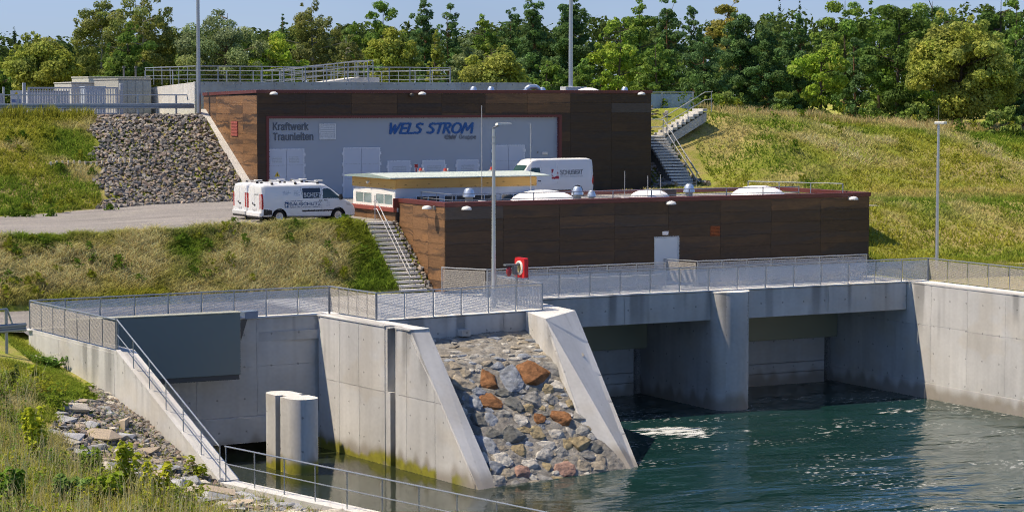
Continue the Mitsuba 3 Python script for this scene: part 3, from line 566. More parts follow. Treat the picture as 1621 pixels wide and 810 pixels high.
part(PV, 'wood_fascia', cbox(px0 - .03, px0 + .045, py0 - .025, py1, 4.50, 4.955, .01), 'wood')
for a, b in ((px0 + .05, 48.4), (48.405, px1)): part(PV, 'wood_fascia', cbox(a, b, py0 - .03, py0 + .045, 4.53, 4.985, .01), 'wood')
part(PV, 'wood_fascia', cbox(px1 + .003, px1 + .07, py0 - .03, py1, 4.53, 4.985, .01), 'wood')
rx0, rx1 = px0 - .32, px1 + .75
prof = [(97.95, 5.0), (103.45, 5.0), (103.45, 5.05), (100.6, 5.20), (97.95, 5.05)]
part(PV, 'roof', hull([(x, y, z) for x in (rx0, rx1) for y, z in prof]), 'paint', (.46, .52, .47))
part(PV, 'roof_edge', hull([(x, y, z) for x in (rx0 - .012, rx0 - .002) for y, z in ((97.95, 4.99), (97.95, 5.04), (100.6, 5.19), (103.45, 5.04), (103.45, 4.99), (100.6, 5.1))]), 'paint', (.28, .36, .34))
for a, b in ((46.1, 47.4), (47.6, 48.9), (49.1, 50.5), (50.7, 52.1)):
    w = part(PV, 'window', join([box(a, b, py0, py0 + .045, z0, z1) for z0, z1 in ((3.82, 3.86), (4.12, 4.16))] + [box(c, c + .05, py0, py0 + .045, 3.86, 4.12) for c in (a, (a + b) / 2 - .025, b - .05)]), 'paint', (.62, .65, .68))
    for c, e in ((a + .052, (a + b) / 2 - .027), ((a + b) / 2 + .027, b - .052)): part(w, 'pane', box(c, e, py0 + .02, py0 + .03, 3.862, 4.118), 'glass', (.04, .06, .07))
part(PV, 'camera', join([tube((px0 - .05, 101.0, 4.78), (px0 - .16, 101.0, 4.78), .03), xf(m3.Manifold.sphere(.07, 12), None, (px0 - .16, 101.0, 4.74))]), 'paint', (.6, .62, .62))
for i, (x, y) in enumerate(((48.9, 103.4), (49.9, 102.6), (52.9, 103.3))):
    k = thing('beacon', ('red and white beacon on the pavilion roof, leftmost of three', 'red and white beacon on the pavilion roof, middle of three', 'red and white beacon on the pavilion roof, rightmost of three')[i], 'beacon')
    part(k, 'foot', cbox(x - .16, x + .16, y - .12, y + .12, 5.08, 5.16, .02), 'matte', (.3, .3, .3)); part(k, 'lens', lathe([(0, .08), (.08, .08), (.09, .16), (.06, .24), (0, .25)], 14, (x - .05, y, 5.06)), 'paint', (.55, .07, .05), smooth=40); part(k, 'bracket', tube((x + .05, y, 5.12), (x + .12, y, 5.30), .03), 'paint', (.75, .75, .73))
# on the lower roof
dome('largest white dome skylight on the lower roof, in front of the white delivery van', 52.48, 97.0, 3.80, 1.62, .56)
dome('white dome skylight half hidden by the lower roof edge, in the middle of the roof', 59.3, 98.2, 3.80, 1.0, .42)
dome('white dome skylight at the right end of the lower roof', 64.98, 96.8, 3.80, 1.40, .56)
vent('steel roof vent beside the lamp post on the lower roof', 47.7, 95.6, 3.80, 1.0)
vent('taller of two steel roof vents right of the largest skylight', 53.5, 95.4, 3.80, .98)
vent('smaller of two steel roof vents right of the largest skylight', 54.3, 95.4, 3.80, .72)
vent('steel roof vent at the foot of the right stair', 59.9, 95.4, 3.80, .98)
k = thing('roof_box', 'dark box on the lower roof right of a steel vent', 'roof box'); part(k, 'housing', cbox(60.4, 61.1, 98.5, 99.2, 3.80, 4.14, .03), 'paint', (.13, .10, .09)); part(k, 'lid', cbox(60.36, 61.14, 98.46, 99.24, 4.143, 4.18, .01), 'paint', (.2, .17, .16))
railing('low roof railing along the lower roof behind the red edge', [(46.3, 98.0), (46.3, 94.6), (66.0, 94.6)], [2, 9], 'low railings on the lower roof', zb=3.80, h=.56, panels=False, mid=(.5,), name='roof_railing', post=.05, r=.022)
railing('short roof railing at the right end of the lower roof', [(66.2, 99.6), (68.7, 94.6)], 3, 'low railings on the lower roof', zb=3.80, h=.66, panels=False, mid=False, name='roof_railing', post=.05, r=.022)
for lab, x, z1 in (('tallest thin rod on the lower roof, rising behind the lamp post', 49.3, 8.5), ('thin rod on the lower roof in front of the white delivery van', 52.0, 7.6), ('thin rod right of the white delivery van, before the dark upper facade', 57.35, 5.2), ('thin rod before the shaded rocks of the right stair', 58.7, 4.95), ('rightmost thin rod on the lower roof', 59.45, 5.0)): lightning_rod(lab, x, 97.4, 3.80, z1)

# upper building
UB = thing('upper_building', 'large power station hall clad in dark rusty steel around a grey entrance wall', 'building')
UX0, UX1, UY, UB_ = 47.22, 73.75, 122.0, 131.0
part(UB, 'wall', hull([(x, y, z) for x in (UX0 + .02, UX1) for y, z in ((UY + .03, 9.12), (UB_, 8.96), (UY + .03, 7.9), (UB_, 7.9))]), 'matte', (.05, .04, .035))
part(UB, 'lower_wall', join([box(UX0 + .02, UX1, UY + .36, UB_, 2.5, 7.9), box(UX0 + .02, 47.75, UY + .03, UY + .37, 2.5, 7.9), box(67.25, UX1, UY + .03, UY + .37, 2.5, 7.9)]), 'matte', (.05, .04, .035))
urows = [2.60, 3.20, 3.79, 4.38, 4.97, 5.56, 6.15, 6.74, 7.33, 7.92, 8.51, 9.12]
ucols = [47.22, 50.2, 53.15, 56.1, 59.05, 62.0, 64.9, 67.9, 70.85, 73.75]
cladding(UB, 'x', UY + .02, ucols, urows, [(47.78, 67.27, 2, 7.80)], tone=(.72, 1.0))  # upper front toned dark too, shade worked into the steel colour
cladding(UB, 'y', UX0 + .02, [122.03, 124.3, 126.5, 128.8, 130.98], urows[:-1] + [9.0], tone=(.05, .4))  # sunlit side keeps the bright copy of these sheets
part(UB, 'roof_edge', cbox(UX0 - .08, UX1 + .05, UY - .08, UY + .3, 9.122, 9.31, .012), 'paint', RED)
part(UB, 'roof_edge', hull([(x, y, z) for x in (UX0 - .082, UX0 + .25) for y, z in ((UY + .303, 9.122), (UY + .303, 9.31), (UB_, 8.97), (UB_, 9.16))]), 'paint', RED)
part(UB, 'roof_edge', hull([(x, y, z) for x in (UX1 - .25, UX1 + .048) for y, z in ((UY + .303, 9.122), (UY + .303, 9.31), (UB_, 8.97), (UB_, 9.16))]), 'paint', RED)
part(UB, 'recess_frame', join([box(47.76, 47.93, UY - .06, UY + .35, 2.5, 7.80), box(67.1, 67.28, UY - .06, UY + .35, 2.5, 7.80), box(47.933, 67.097, UY - .06, UY + .35, 7.66, 7.80)]), 'paint', (.13, .03, .03))
part(UB, 'entrance_wall', box(47.935, 67.095, UY + .20, UY + .34, 2.5, 7.655), 'paint', (.31, .365, .44))
DOORC = (.47, .53, .63)
def fitw(m, w):
    v, f = arr(m); v = v - [v[:, 0].min(), 0, 0]; return v * [w / v[:, 0].max(), 1, 1], f
def udoor(x0, x1, z1, split, grilles=False, lug=True):
    y = UY + .20
    k = part(UB, 'door', join([box(a, b, y - .05, y, 2.6, z1) for a, b in ((x0, (x0 + x1) / 2 - .012), ((x0 + x1) / 2 + .012, x1))] if split else [box(x0, x1, y - .05, y, 2.6, z1)]), 'paint', DOORC)
    part(k, 'frame', join([box(x0 - .06, x0 - .003, y - .07, y, 2.6, z1 + .06), box(x1 + .003, x1 + .06, y - .07, y, 2.6, z1 + .06), box(x0 - .003, x1 + .003, y - .07, y, z1 + .003, z1 + .06)]), 'paint', (.62, .66, .72))
    if lug:
        for i, e in [(i, e) for i in range(5) for e in (x1 + .06, x0 - .13)]:
            zz = z1 - .25 - i * .62
            if zz > 2.7: part(k, 'hinge', box(e, e + .07, y - .08, y, zz - .13, zz + .05), 'paint', (.62, .66, .72))
    part(k, 'joint', join([box(x0, x1, y - .052, y - .05, z - .01, z + .01) for z in (z1 - .9, z1 - 1.8) if z > 2.7]), 'paint', (.36, .40, .46))
    if grilles:
        for a in grilles:
            g = part(k, 'grille', box(a[0], a[1], y - .058, y - .045, a[2], a[3]), 'paint', (.38, .43, .50))
            for i in range(int((a[3] - a[2]) / .09)): part(g, 'slat', box(a[0], a[1], y - .075, y - .058, a[2] + i * .09 + .02, a[2] + i * .09 + .06), 'paint', (.50, .56, .63))
    return k
udoor(47.99, 50.13, 5.83, True, [(48.2, 48.8, 5.05, 5.42), (49.23, 49.88, 5.05, 5.42)])
udoor(52.72, 54.98, 5.86, True)
for a, b in ((55.60, 56.97), (57.89, 59.28), (60.17, 61.54)): udoor(a, b, 5.05, False, [(a + .25, b - .22, 4.2, 4.78)])
udoor(62.6, 64.72, 5.91, True)
g = part(UB, 'vent_grille', box(51.19, 52.15, UY + .15, UY + .2, 6.44, 7.3), 'paint', (.40, .45, .50))
for i in range(6): part(g, 'slat', box(51.22, 52.12, UY + .12, UY + .15, 6.5 + i * .13, 6.56 + i * .13), 'paint', (.60, .64, .68))
part(g, 'frame', join([box(51.15, 52.19, UY + .11, UY + .15, z, z + .04) for z in (6.42, 7.29)] + [box(x, x + .04, UY + .11, UY + .15, 6.46, 7.29) for x in (51.15, 52.15)]), 'paint', (.68, .71, .74))
part(UB, 'fire_sign', join([box(57.3, 57.55, UY + .17, UY + .195, 4.4, 4.9)]), 'paint', (.62, .62, .64))
part(UB, 'fire_sign_mark', join([box(57.32, 57.53, UY + .15, UY + .168, 4.66, 4.88), box(57.38, 57.46, UY + .15, UY + .168, 4.42, 4.63)]), 'paint', (.42, .03, .03))
part(UB, 'warning_sign', upright(extrude(Polygon([(0, 0), (.34, 0), (.17, .3)]), .01), 48.32, UY + .145, 4.28), 'paint', (.70, .50, .05))
part(UB, 'warning_sign_mark', upright(extrude(Polygon([(.13, .04), (.2, .04), (.18, .2), (.15, .2)]), .006), 48.32, UY + .132, 4.28), 'paint', (.02, .02, .02))
part(UB, 'key_box', cbox(66.0, 66.4, UY + .12, UY + .2, 5.35, 5.52, .01), 'paint', (.62, .62, .60)); part(UB, 'bell', xf(m3.Manifold.sphere(.06, 12), None, (64.95 + .75, UY + .16, 5.5)), 'paint', (.2, .2, .2))
part(UB, 'lettering', upright(fitw(text_mesh('Kraftwerk', .42, .03, True), 2.22), 48.26, UY + .19, 6.98, 1.0), 'paint', (.085, .105, .14), label='grey letters in the upper line on the entrance wall')
part(UB, 'lettering', upright(fitw(text_mesh('Traunleiten', .42, .03, True), 2.52), 48.26, UY + .19, 6.39, 1.0), 'paint', (.085, .105, .14), label='grey letters in the lower line on the entrance wall')
def stroke_letters(s, h, w, gap=.16, slant=.22):
    G = {'W': [[(0, 1), (.16, 0), (.44, .82), (.56, .02), (.92, 1.02)], .92], 'E': [[(.55, 1), (.06, .98), (.0, .02), (.52, 0)], [(.04, .52), (.45, .53)], .52], 'L': [[(.06, 1), (0, .02), (.5, 0)], .48],
         'S': [[(.56, .93), (.34, 1.0), (.10, .88), (.10, .68), (.34, .53), (.52, .36), (.48, .12), (.26, 0), (.0, .07)], .55], 'T': [[(.0, .96), (.72, 1.0)], [(.38, .98), (.30, 0)], .62], 'R': [[(.04, 0), (.06, .98), (.40, 1.0), (.56, .80), (.42, .58), (.08, .48)], [(.26, .50), (.60, 0)], .62],
         'O': [[(.42 + .40 * math.cos(t), .5 + .5 * math.sin(t)) for t in np.linspace(0, 2 * math.pi, 25)], .84], 'M': [[(0, 0), (.16, 1), (.46, .28), (.82, 1), (.94, 0)], .92], ' ': [.34]}
    x, polys = 0, []
    for c in s:
        g = G[c]
        for ln in g[:-1]: polys.append(LineString([(x + (a + slant * b) * h, b * h) for a, b in ln]).buffer(w / 2, cap_style=1, join_style=1))
        x += (g[-1] + gap) * h
    return unary_union(polys), x
P1, wd = stroke_letters('WELS STROM', .58, .115)
P1 = affinity.scale(P1, 5.62 / (P1.bounds[2] - P1.bounds[0]), 1.0, origin=(0, 0)); 
part(UB, 'lettering', upright(extrude(P1, .05), 55.62, UY + .195, 6.73), 'paint', (.008, .085, .30), label='large slanted blue capital letters on the entrance wall')
P2, wd = stroke_letters('WW', .24, .05, .02, .1)
e_ = LineString([(.02, .12), (.25, .12), (.24, .2), (.13, .25), (.02, .18), (.0, .08), (.1, 0), (.24, .03)]).buffer(.026)
part(UB, 'lettering', join([upright(extrude(e_, .03), 59.34, UY + .19, 6.36), upright(extrude(P2, .03), 59.64, UY + .19, 6.36), upright(text_mesh('Gruppe', .25, .03, False), 60.28, UY + .19, 6.36)]), 'paint', (.10, .12, .16), label='small grey letters under the blue ones')
sv = part(UB, 'side_vent', box(UX0 - .03, UX0 - .012, 125.1, 126.15, 6.58, 7.48), 'paint', (.16, .04, .03))
for i in range(5): part(sv, 'slat', cbox(UX0 - .07, UX0 - .032, 125.1, 126.15, 6.60 + i * .178, 6.74 + i * .178, .005), 'paint', (.34, .10, .085))
for x, w in ((48.08, 'left end'), (57.55, 'middle'), (72.77, 'right end')): wall_lamp(f'small lamp on the dark upper facade, {w}', x, UY - .02, 9.06)
part(UB, 'camera', join([xf(m3.Manifold.sphere(.14, 14), None, (57.0, UY - .14, 9.0)), tube((57.0, UY, 9.05), (57.0, UY - .14, 9.05), .03)]), 'paint', (.05, .05, .05))
part(UB, 'kerb_strip', hull([(UX0 - d, y, z) for d in (.50, .02) for y, z in ((130.6, 8.16), (121.9, 3.36), (130.6, 7.0), (121.9, 2.2))]), 'concrete', uv=(1, .5))
for lab, x, s in (('steel roof vent, left of the two small ones on the upper roof', 62.3, .8), ('steel roof vent, right of the two small ones on the upper roof', 63.5, .8), ('steel roof vent at the right end of the upper roof', 73.1, .8)): vent(lab, x, 124.2, 8.9, s)
k = thing('vent_elbow', 'bent shiny vent pipe with a cap on the upper roof', 'vent pipe'); part(k, 'pipe', path([(66.0, 124.4, 9.0), (66.05, 124.4, 9.35), (66.3, 124.4, 9.52), (66.7, 124.4, 9.55), (66.95, 124.4, 9.42)], .16, 14), 'steel', (.62, .70, .80), smooth=50); part(k, 'cap', lathe([(.0, .05), (.27, .05), (.28, .16), (.18, .38), (0, .42)], 20, (67.2, 124.4, 9.1)), 'steel', (.62, .70, .80), smooth=30)
dome('low white dome skylight near the right end of the upper roof', 70.6, 124.5, 9.14, .78, .34)

# parapet, upper deck and its railings
pw = thing('upper_parapet', 'pale concrete parapet wall standing behind the upper roof edge', 'wall')
part(pw, 'front_wall', box(47.38, 71.05, 133.0, 133.3, 7.0, 9.84), 'concrete', uv=(.95, .5))
part(pw, 'side_wall', hull([(x, y, z) for x in (47.35, 47.65) for y, z in ((133.0, 7.0), (133.0, 9.82), (143, 7.0), (143, 9.45))]), 'concrete', uv=(1, .5))
for a in np.arange(47.4, 71, 2.63): part(pw, 'concrete_panel', box(a + .005, min(a + 2.62, 71.04), 132.975, 133.0, 8.0, 9.835), 'concrete', uv=rng.uniform(.5, 1, 2))
part(pw, 'deck', box(47.65, 66.0, 133.3, 143, 9.2, 9.4), 'concrete', uv=(.5, .5))
R2 = 'pipe railings on the upper deck'
railing('long pipe railing along the upper deck behind the upper roof', [(47.5, 143.0), (47.5, 133.15), (65.1, 133.15)], [6, 12], R2, zb=9.82, h=.98, panels=False, mid=(.45,), name='deck_railing', post=.07, r=.032)
railing('pipe railing at the back of the upper deck', [(47.5, 143), (64.6, 143.0), (65.1, 133.3)], [9, 4], R2, zb=9.6, h=1.05, panels=False, mid=(.45,), name='deck_railing', post=.07, r=.03)
railing('sloping pipe railing rising to the right on the upper deck', [(54.4, 136.2), (59.6, 136.2), (60.9, 136.2)], [7, 2], R2, zs=[(9.6, 10.25), (10.25, 10.3)], h=1.0, panels=False, mid=(.3, .65), name='deck_railing', post=.06, r=.03)
railing('second sloping pipe railing behind the first on the upper deck', [(53.8, 138.2), (60.0, 138.2), (61.4, 138.2)], [8, 2], R2, zs=[(9.6, 10.2), (10.2, 10.25)], h=1.0, panels=False, mid=(.3, .65), name='deck_railing', post=.06, r=.03)
st = thing('deck_ramp', 'narrow concrete ramp between the sloping railings', 'ramp'); part(st, 'slab', hull([(53.8, 136.3, 9.4), (53.8, 138.1, 9.4), (60, 136.3, 9.4), (60, 138.1, 9.4), (60, 136.3, 10.2), (60, 138.1, 10.2), (61.4, 136.3, 10.2), (61.4, 138.1, 10.2), (61.4, 136.3, 9.4), (61.4, 138.1, 9.4)]), 'concrete')
# fence with translucent panels beside the right stair
k = thing('panel_fence', 'pale blue panel fence beside the top of the right stair', 'fence')
for a, b in ((77.6, 80.1), (80.15, 82.55)): part(k, 'panel', box(a + .05, b - .05, 131.1, 131.14, 8.1, 9.1), 'paint', (.33, .42, .52))
for x in (77.55, 80.12, 82.6): part(k, 'post', cbox(x - .04, x + .04, 131.06, 131.18, 7.7, 9.2, .01), 'steel', STEEL)
part(k, 'handrail', tube((77.4, 131.12, 9.2), (82.7, 131.12, 9.2), .04), 'steel', STEEL)

# stairs
def stair(label, x0, x1, y0, z0, y1, z1, n, axis='y', color=(.9, .5)):
    k = thing('stair', label, 'stairs', 'concrete stairs')
    for i in range(n):
        a = y0 + (y1 - y0) * i / n; b = y0 + (y1 - y0) * (i + 1) / n + .03; z = z0 + (z1 - z0) * (i + 1) / n
        lo, hi = min(a, b), max(a, b)
        m = cbox(x0, x1, lo, hi, z - .13, z, .012) if axis == 'y' else cbox(lo, hi, x0, x1, z - .17, z, .012)
        part(k, 'step', m, 'concrete', uv=(.9, rng.uniform()))
    return k
k = stair('concrete stair climbing the grassy bank beside the sunlit rusty wall', 43.45, 44.78, 94.1, -.14, 98.15, 2.97, 17)
part(k, 'carriage', hull([(x, y, z) for x in (43.5, 44.73) for y, z in ((94.2, -.5), (98.2, -.5), (98.2, 2.72), (94.2, -.2))]), 'matte', (.10, .095, .085))
k = thing('stair_handrail', 'double pipe handrail on the left stair beside the sunlit rusty wall', 'handrail')
for zz in (.62, 1.0): part(k, 'rail', path([(44.02, 98.45, 2.97 + zz - .05), (44.02, 98.1, 2.97 + zz), (44.02, 94.5, .1 + zz), (44.02, 94.25, -.02 + zz)], .024), 'steel', (.62, .62, .62))
for y in (98.3, 96.9, 95.6, 94.4): part(k, 'post', tube((44.02, y, -.14 + (y - 94.1) * .755), (44.02, y, .98 + (y - 94.1) * .772), .024), 'steel', STEEL)
k = stair('concrete stair rising along the right end of the upper building', 74.95, 76.45, 120.6, 2.98, 124.9, 6.4, 19)
part(k, 'carriage', hull([(x, y, z) for x in (75.0, 76.4) for y, z in ((120.7, 2.4), (126.4, 2.4), (126.4, 6.2), (124.9, 6.2), (120.7, 2.8))]), 'matte', (.12, .115, .11)); part(k, 'landing', cbox(74.4, 76.6, 124.93, 126.5, 6.22, 6.4, .015), 'concrete', uv=(.9, .4))
k = stair('short white stair flight running right from the landing to the hilltop', 125.1, 126.4, 76.62, 6.4, 79.9, 8.12, 10, 'x'); part(k, 'carriage', hull([(x, y, z) for y in (125.15, 126.35) for x, z in ((76.7, 5.6), (79.9, 7.3), (79.9, 7.9), (76.7, 6.2))]), 'concrete')
k = thing('stair_handrail', 'double pipe handrail on the right stair, bending at the landing', 'handrail')
for zz in (.55, 1.05): part(k, 'rail', path([(74.6, 125.0, 6.4 + zz), (76.2, 125.0, 6.4 + zz), (76.42, 124.8, 6.35 + zz), (76.42, 120.9, 3.2 + zz), (76.42, 120.5, 3.0 + zz)], .03), 'steel', (.60, .61, .62))
for y in (124.9, 123.5, 122.1, 120.8): part(k, 'post', tube((76.42, y, 2.9 + (y - 120.6) * .795), (76.42, y, 4.05 + (y - 120.6) * .795), .028), 'steel', STEEL)
part(k, 'post', tube((74.9, 125, 6.3), (74.9, 125, 7.45), .03), 'steel', STEEL)
k = thing('stair_handrail', 'double pipe handrail on the short white stair flight at the hilltop', 'handrail')
for zz in (.55, 1.05): part(k, 'rail', path([(76.4, 125.05, 6.45 + zz), (79.7, 125.05, 8.15 + zz), (80.3, 125.05, 8.2 + zz)], .03), 'steel', (.60, .61, .62))
for x in (76.8, 78.4, 80.2): part(k, 'post', tube((x, 125.05, 6.2 + min(x - 76.4, 3.3) * .52), (x, 125.05, 7.45 + min(x - 76.4, 3.4) * .52), .028), 'steel', STEEL)

# ------------------------------------------------------------------ vans
def interp_secs(stations, x):
    X = [s[0] for s in stations]; return [float(np.interp(x, X, [s[i] for s in stations])) for i in range(1, 5)]
def van(name, label, group, L, W, stations, wheels, loc, yaw, zg, wr=.34, scale=1.0):
    """stations: (x, roof height, sill height, half width at the belt, half width at the roof edge); x forward from the rear"""
    k = thing(name, label, 'van', group)
    R = rz(yaw); mid = np.array([L / 2, 0, 0])
    def W_(mesh): v, f = arr(mesh); return (v - mid) * scale @ R.T + np.array([loc[0], loc[1], zg]), f
    def sec(x):
        zt_, zb, hw, ht = interp_secs(stations, x); belt = min(1.2, zt_ - .12)
        return [(0, zb), (hw * .86, zb), (hw * .975, zb + .07), (hw, zb + .30), (hw, belt), (hw + (ht - hw) * .35, belt + (zt_ - belt) * .40), (ht, zt_ - .12), (ht - .05, zt_ - .035), (ht - .16, zt_ - .002), (ht * .5, zt_ + .018), (0, zt_ + .022)]
    xs = np.unique(np.r_[np.linspace(0, L, 49), [s[0] for s in stations]]); ring = []
    for x in xs:
        h = sec(x); ring.append([(x, -y, z) for y, z in h] + [(x, y, z) for y, z in h[-2:0:-1]])
    m = len(ring[0]); v = np.array(ring).reshape(-1, 3); f = []
    for i in range(len(xs) - 1):
        a = i * m + np.arange(m); b = i * m + (np.arange(m) + 1) % m; f += [np.c_[a, b, b + m], np.c_[a, b + m, a + m]]
    v = np.vstack([v, v[:m].mean(0), v[-m:].mean(0)]); c0, c1 = len(v) - 2, len(v) - 1; i = np.arange(m)
    f += [np.c_[(i + 1) % m, i, i * 0 + c0], np.c_[i + (len(xs) - 1) * m, (i + 1) % m + (len(xs) - 1) * m, i * 0 + c1]]
    f = np.vstack(f); tm = trimesh.Trimesh(v, f, process=True)
    if tm.volume < 0: tm.invert()
    body = m3.Manifold(m3.Mesh(tm.vertices.astype(np.float32), tm.faces.astype(np.uint32)))
    for x in wheels:
        cyl = m3.Manifold.cylinder(.62, wr + .075, wr + .075, 40).rotate((90, 0, 0))
        body = body - cyl.translate((x, W / 2 + .3, wr)) - cyl.translate((x, -W / 2 + .32, wr))
    part(k, 'body', W_(body), 'carpaint', (.64, .66, .69), smooth=28)
    def half(x, z):
        h = np.array(sec(x))[:8]; return float(np.interp(z, h[1:, 1], h[1:, 0]))
    def wrap(mesh, side, off=.006):
        v, f = arr(mesh); y = np.array([half(x, z) for x, z in v[:, :2]]) + off + v[:, 2]
        return W_((np.c_[v[:, 0], side * y, v[:, 1]], f))
    def patch(poly, side, off=.006):
        v2, f2 = trimesh.creation.triangulate_polygon(Polygon(poly), engine='earcut'); t = trimesh.Trimesh(np.c_[v2, v2[:, 0] * 0], f2, process=False)
        for _ in range(2): t = t.subdivide()
        return wrap(t, side, off)
    for x in wheels:
        for s in (-1, 1):
            w = part(k, 'wheel', W_(xf(lathe([(wr * .60, -.10), (wr * .93, -.11), (wr, -.07), (wr, .07), (wr * .93, .11), (wr * .60, .10)], 32), np.array([[1, 0, 0], [0, 0, s], [0, 1, 0]]), (x, s * (W / 2 - .13), wr))), 'matte', (.018, .018, .019), smooth=40)
            part(w, 'rim', W_(xf(join([lathe([(0, .085), (wr * .18, .09), (wr * .22, .06), (wr * .48, .075), (wr * .60, .095), (wr * .62, .05)], 32)] + [xf(cbox(-.022, .022, wr * .2, wr * .55, .06, .098, .006), rz(a)) for a in np.arange(7) * 2 * math.pi / 7]), np.array([[1, 0, 0], [0, 0, s], [0, 1, 0]]), (x, s * (W / 2 - .13), wr))), 'steel', (.60, .61, .62), smooth=30)
            part(k, 'wheel_arch', W_(xf(lathe([(0, -.30), (wr + .07, -.30), (wr + .07, .14)], 32), np.array([[1, 0, 0], [0, 0, s], [0, 1, 0]]), (x, s * (W / 2 - .17), wr))), 'matte', (.012, .012, .012))
    return k, W_, wrap, patch, half
BLK = (.02, .02, .022); GLS = (.035, .06, .062); DKB = (.012, .06, .17)
TR = [(0, 1.80, .40, .90, .78), (.06, 1.93, .36, .955, .82), (.25, 1.975, .33, .985, .845), (3.3, 1.985, .27, .99, .855), (3.62, 1.945, .27, .99, .845), (4.05, 1.69, .27, .99, .83), (4.52, 1.33, .27, .985, .88), (4.72, 1.17, .27, .975, .90), (5.05, 1.02, .26, .945, .85), (5.22, .88, .26, .89, .80), (5.33, .72, .28, .80, .70)]
def transit(label, loc, yaw, zg, full):
    k, Wd, wrap, patch, half = van('delivery_van', label, 'white vans parked on the terrace yard', 5.33, 1.98, TR, (1.0, 4.3), loc, yaw, zg, scale=.93)
    for s in (-1, 1):
        part(k, 'side_window', patch([(3.42, 1.22), (4.42, 1.22), (4.36, 1.32), (3.92, 1.68), (3.78, 1.73), (3.50, 1.73), (3.44, 1.65)], s), 'glass', GLS)
        part(k, 'door_pillar', patch([(4.44, 1.20), (4.66, 1.15), (4.62, 1.17), (4.42, 1.29)], s), 'paint', BLK)
        part(k, 'side_rubbing_strip', patch([(2.25, .56), (4.05, .56), (4.0, .64), (2.25, .64)], s, .016), 'paint', BLK)
        part(k, 'rear_corner_panel', patch([(.03, .42), (.58, .42), (.58, .60), (.55, .68), (.03, .74)], s), 'paint', BLK)
        for xx in (3.30, 3.72 - .14): part(k, 'door_handle', patch([(xx - .10, 1.10), (xx + .10, 1.10), (xx + .10, 1.145), (xx - .10, 1.145)], s, .02), 'paint', BLK)
        for xx in (2.22, 3.36): part(k, 'door_gap', patch([(xx, .35), (xx + .014, .35), (xx + .014, 1.86), (xx, 1.86)], s, .003), 'paint', (.12, .12, .13))
        part(k, 'mirror', Wd(xf(hull([(0, 0, 0), (.16, 0, .02), (.14, .2, .03), (.0, .2, 0), (0, 0, .28), (.12, 0, .26), (.1, .2, .28), (0, .2, .3)]), np.diag([1, s, 1.]), (4.36, s * .96, 1.14))), 'paint', BLK)
        part(k, 'tail_light', patch([(.012, .72), (.10, .72), (.12, .85), (.10, 1.5), (.02, 1.5)], s, .008), 'paint', (.33, .015, .015))
        part(k, 'tail_light_glass', Wd(box(-.012, .03, s * .80 - .06, s * .80 + .06, .75, 1.50)), 'paint', (.36, .02, .02))
        part(k, 'headlight', patch([(4.78, .86), (5.12, .82), (5.06, .97), (4.90, 1.04), (4.76, 1.06)], s, .01), 'glass', (.45, .47, .48))
    ws = [(x, t) for x in np.linspace(3.70, 4.60, 8) for t in np.linspace(-.86, .86, 9)]
    def zr(x): return float(np.interp(x, [q[0] for q in TR], [q[1] for q in TR]))
    def hr(x): return float(np.interp(x, [q[0] for q in TR], [q[4] for q in TR]))
    wv = np.array([(x, t * hr(x) * .92, zr(x) + .03 - .02 * t * t) for x, t in ws]); a = np.array([i * 9 + j for i in range(7) for j in range(8)])
    part(k, 'windscreen', Wd((wv, np.vstack([np.c_[a, a + 1, a + 10], np.c_[a, a + 10, a + 9]]))), 'glass', GLS)
    part(k, 'rear_bumper', Wd(cbox(-.09, .10, -.92, .92, .33, .56, .04)), 'carpaint', (.72, .73, .74) if full else (.5, .51, .52))
    part(k, 'rear_bumper_base', Wd(cbox(-.05, .12, -.90, .90, .24, .33, .02)), 'paint', BLK)
    part(k, 'front_bumper', Wd(hull([(5.0, -.92, .26), (5.0, .92, .26), (5.38, -.66, .28), (5.38, .66, .28), (5.0, -.95, .52), (5.0, .95, .52), (5.37, -.68, .56), (5.37, .68, .56)])), 'paint', BLK)
    part(k, 'rear_door_gap', Wd(box(-.004, .012, -.008, .008, .55, 1.80)), 'paint', (.2, .2, .2))
    part(k, 'number_plate', Wd(box(-.03, 0, -.3, .22, .66, .78)), 'paint', (.55, .56, .58)); part(k, 'rear_emblem', Wd(tube((-.03, .18, 1.0), (.0, .18, 1.0), .055, 16)), 'paint', (.12, .12, .14))
    part(k, 'rear_handle', Wd(box(-.035, .0, -.16, .02, .90, .96)), 'paint', BLK)
    for i, x in enumerate((.7, 2.0, 3.25)):
        b = part(k, 'roof_bar', Wd(cbox(x - .04, x + .04, -.74, .74, 2.06, 2.10, .01)), 'steel', (.6, .6, .6))
        for s in (-1, 1): part(b, 'foot', Wd(cbox(x - .06, x + .06, s * .70 - .05, s * .70 + .05, 1.95, 2.06, .01)), 'paint', BLK)
        part(b, 'clamp_block', Wd(cbox(x - .05, x + .34, -.62, -.36, 2.102, 2.15, .015)), 'paint', (.72, .72, .70))
    if full:
        part(k, 'sliding_door_window', patch([(2.30, 1.24), (3.30, 1.24), (3.30, 1.76), (2.30, 1.76)], -1), 'glass', (.018, .026, .045))
        def txt(s, x, z, h, col, w=None, bold=False, name='lettering'):
            m = text_mesh(s, h, .004, bold); v, f = arr(m); v = v - [v[:, 0].min(), 0, 0]
            if w: v = v * [w / v[:, 0].max(), 1, 1]
            part(k, name, wrap((v + [x, z, 0], f), -1, .012), 'paint', col)
        txt('SCHIFI', 2.36, 1.31, .215, (.70, .72, .73), .93)
        txt('BAUSCHUTZ', 1.55, .88, .155, DKB, 1.75, True)
        txt('BAUMANAGEMENT', 1.55, .775, .05, DKB, .62); txt('ABDICHTUNG', 2.28, .775, .05, DKB, .45); txt('SANIERUNG', 2.82, .775, .05, DKB, .46)
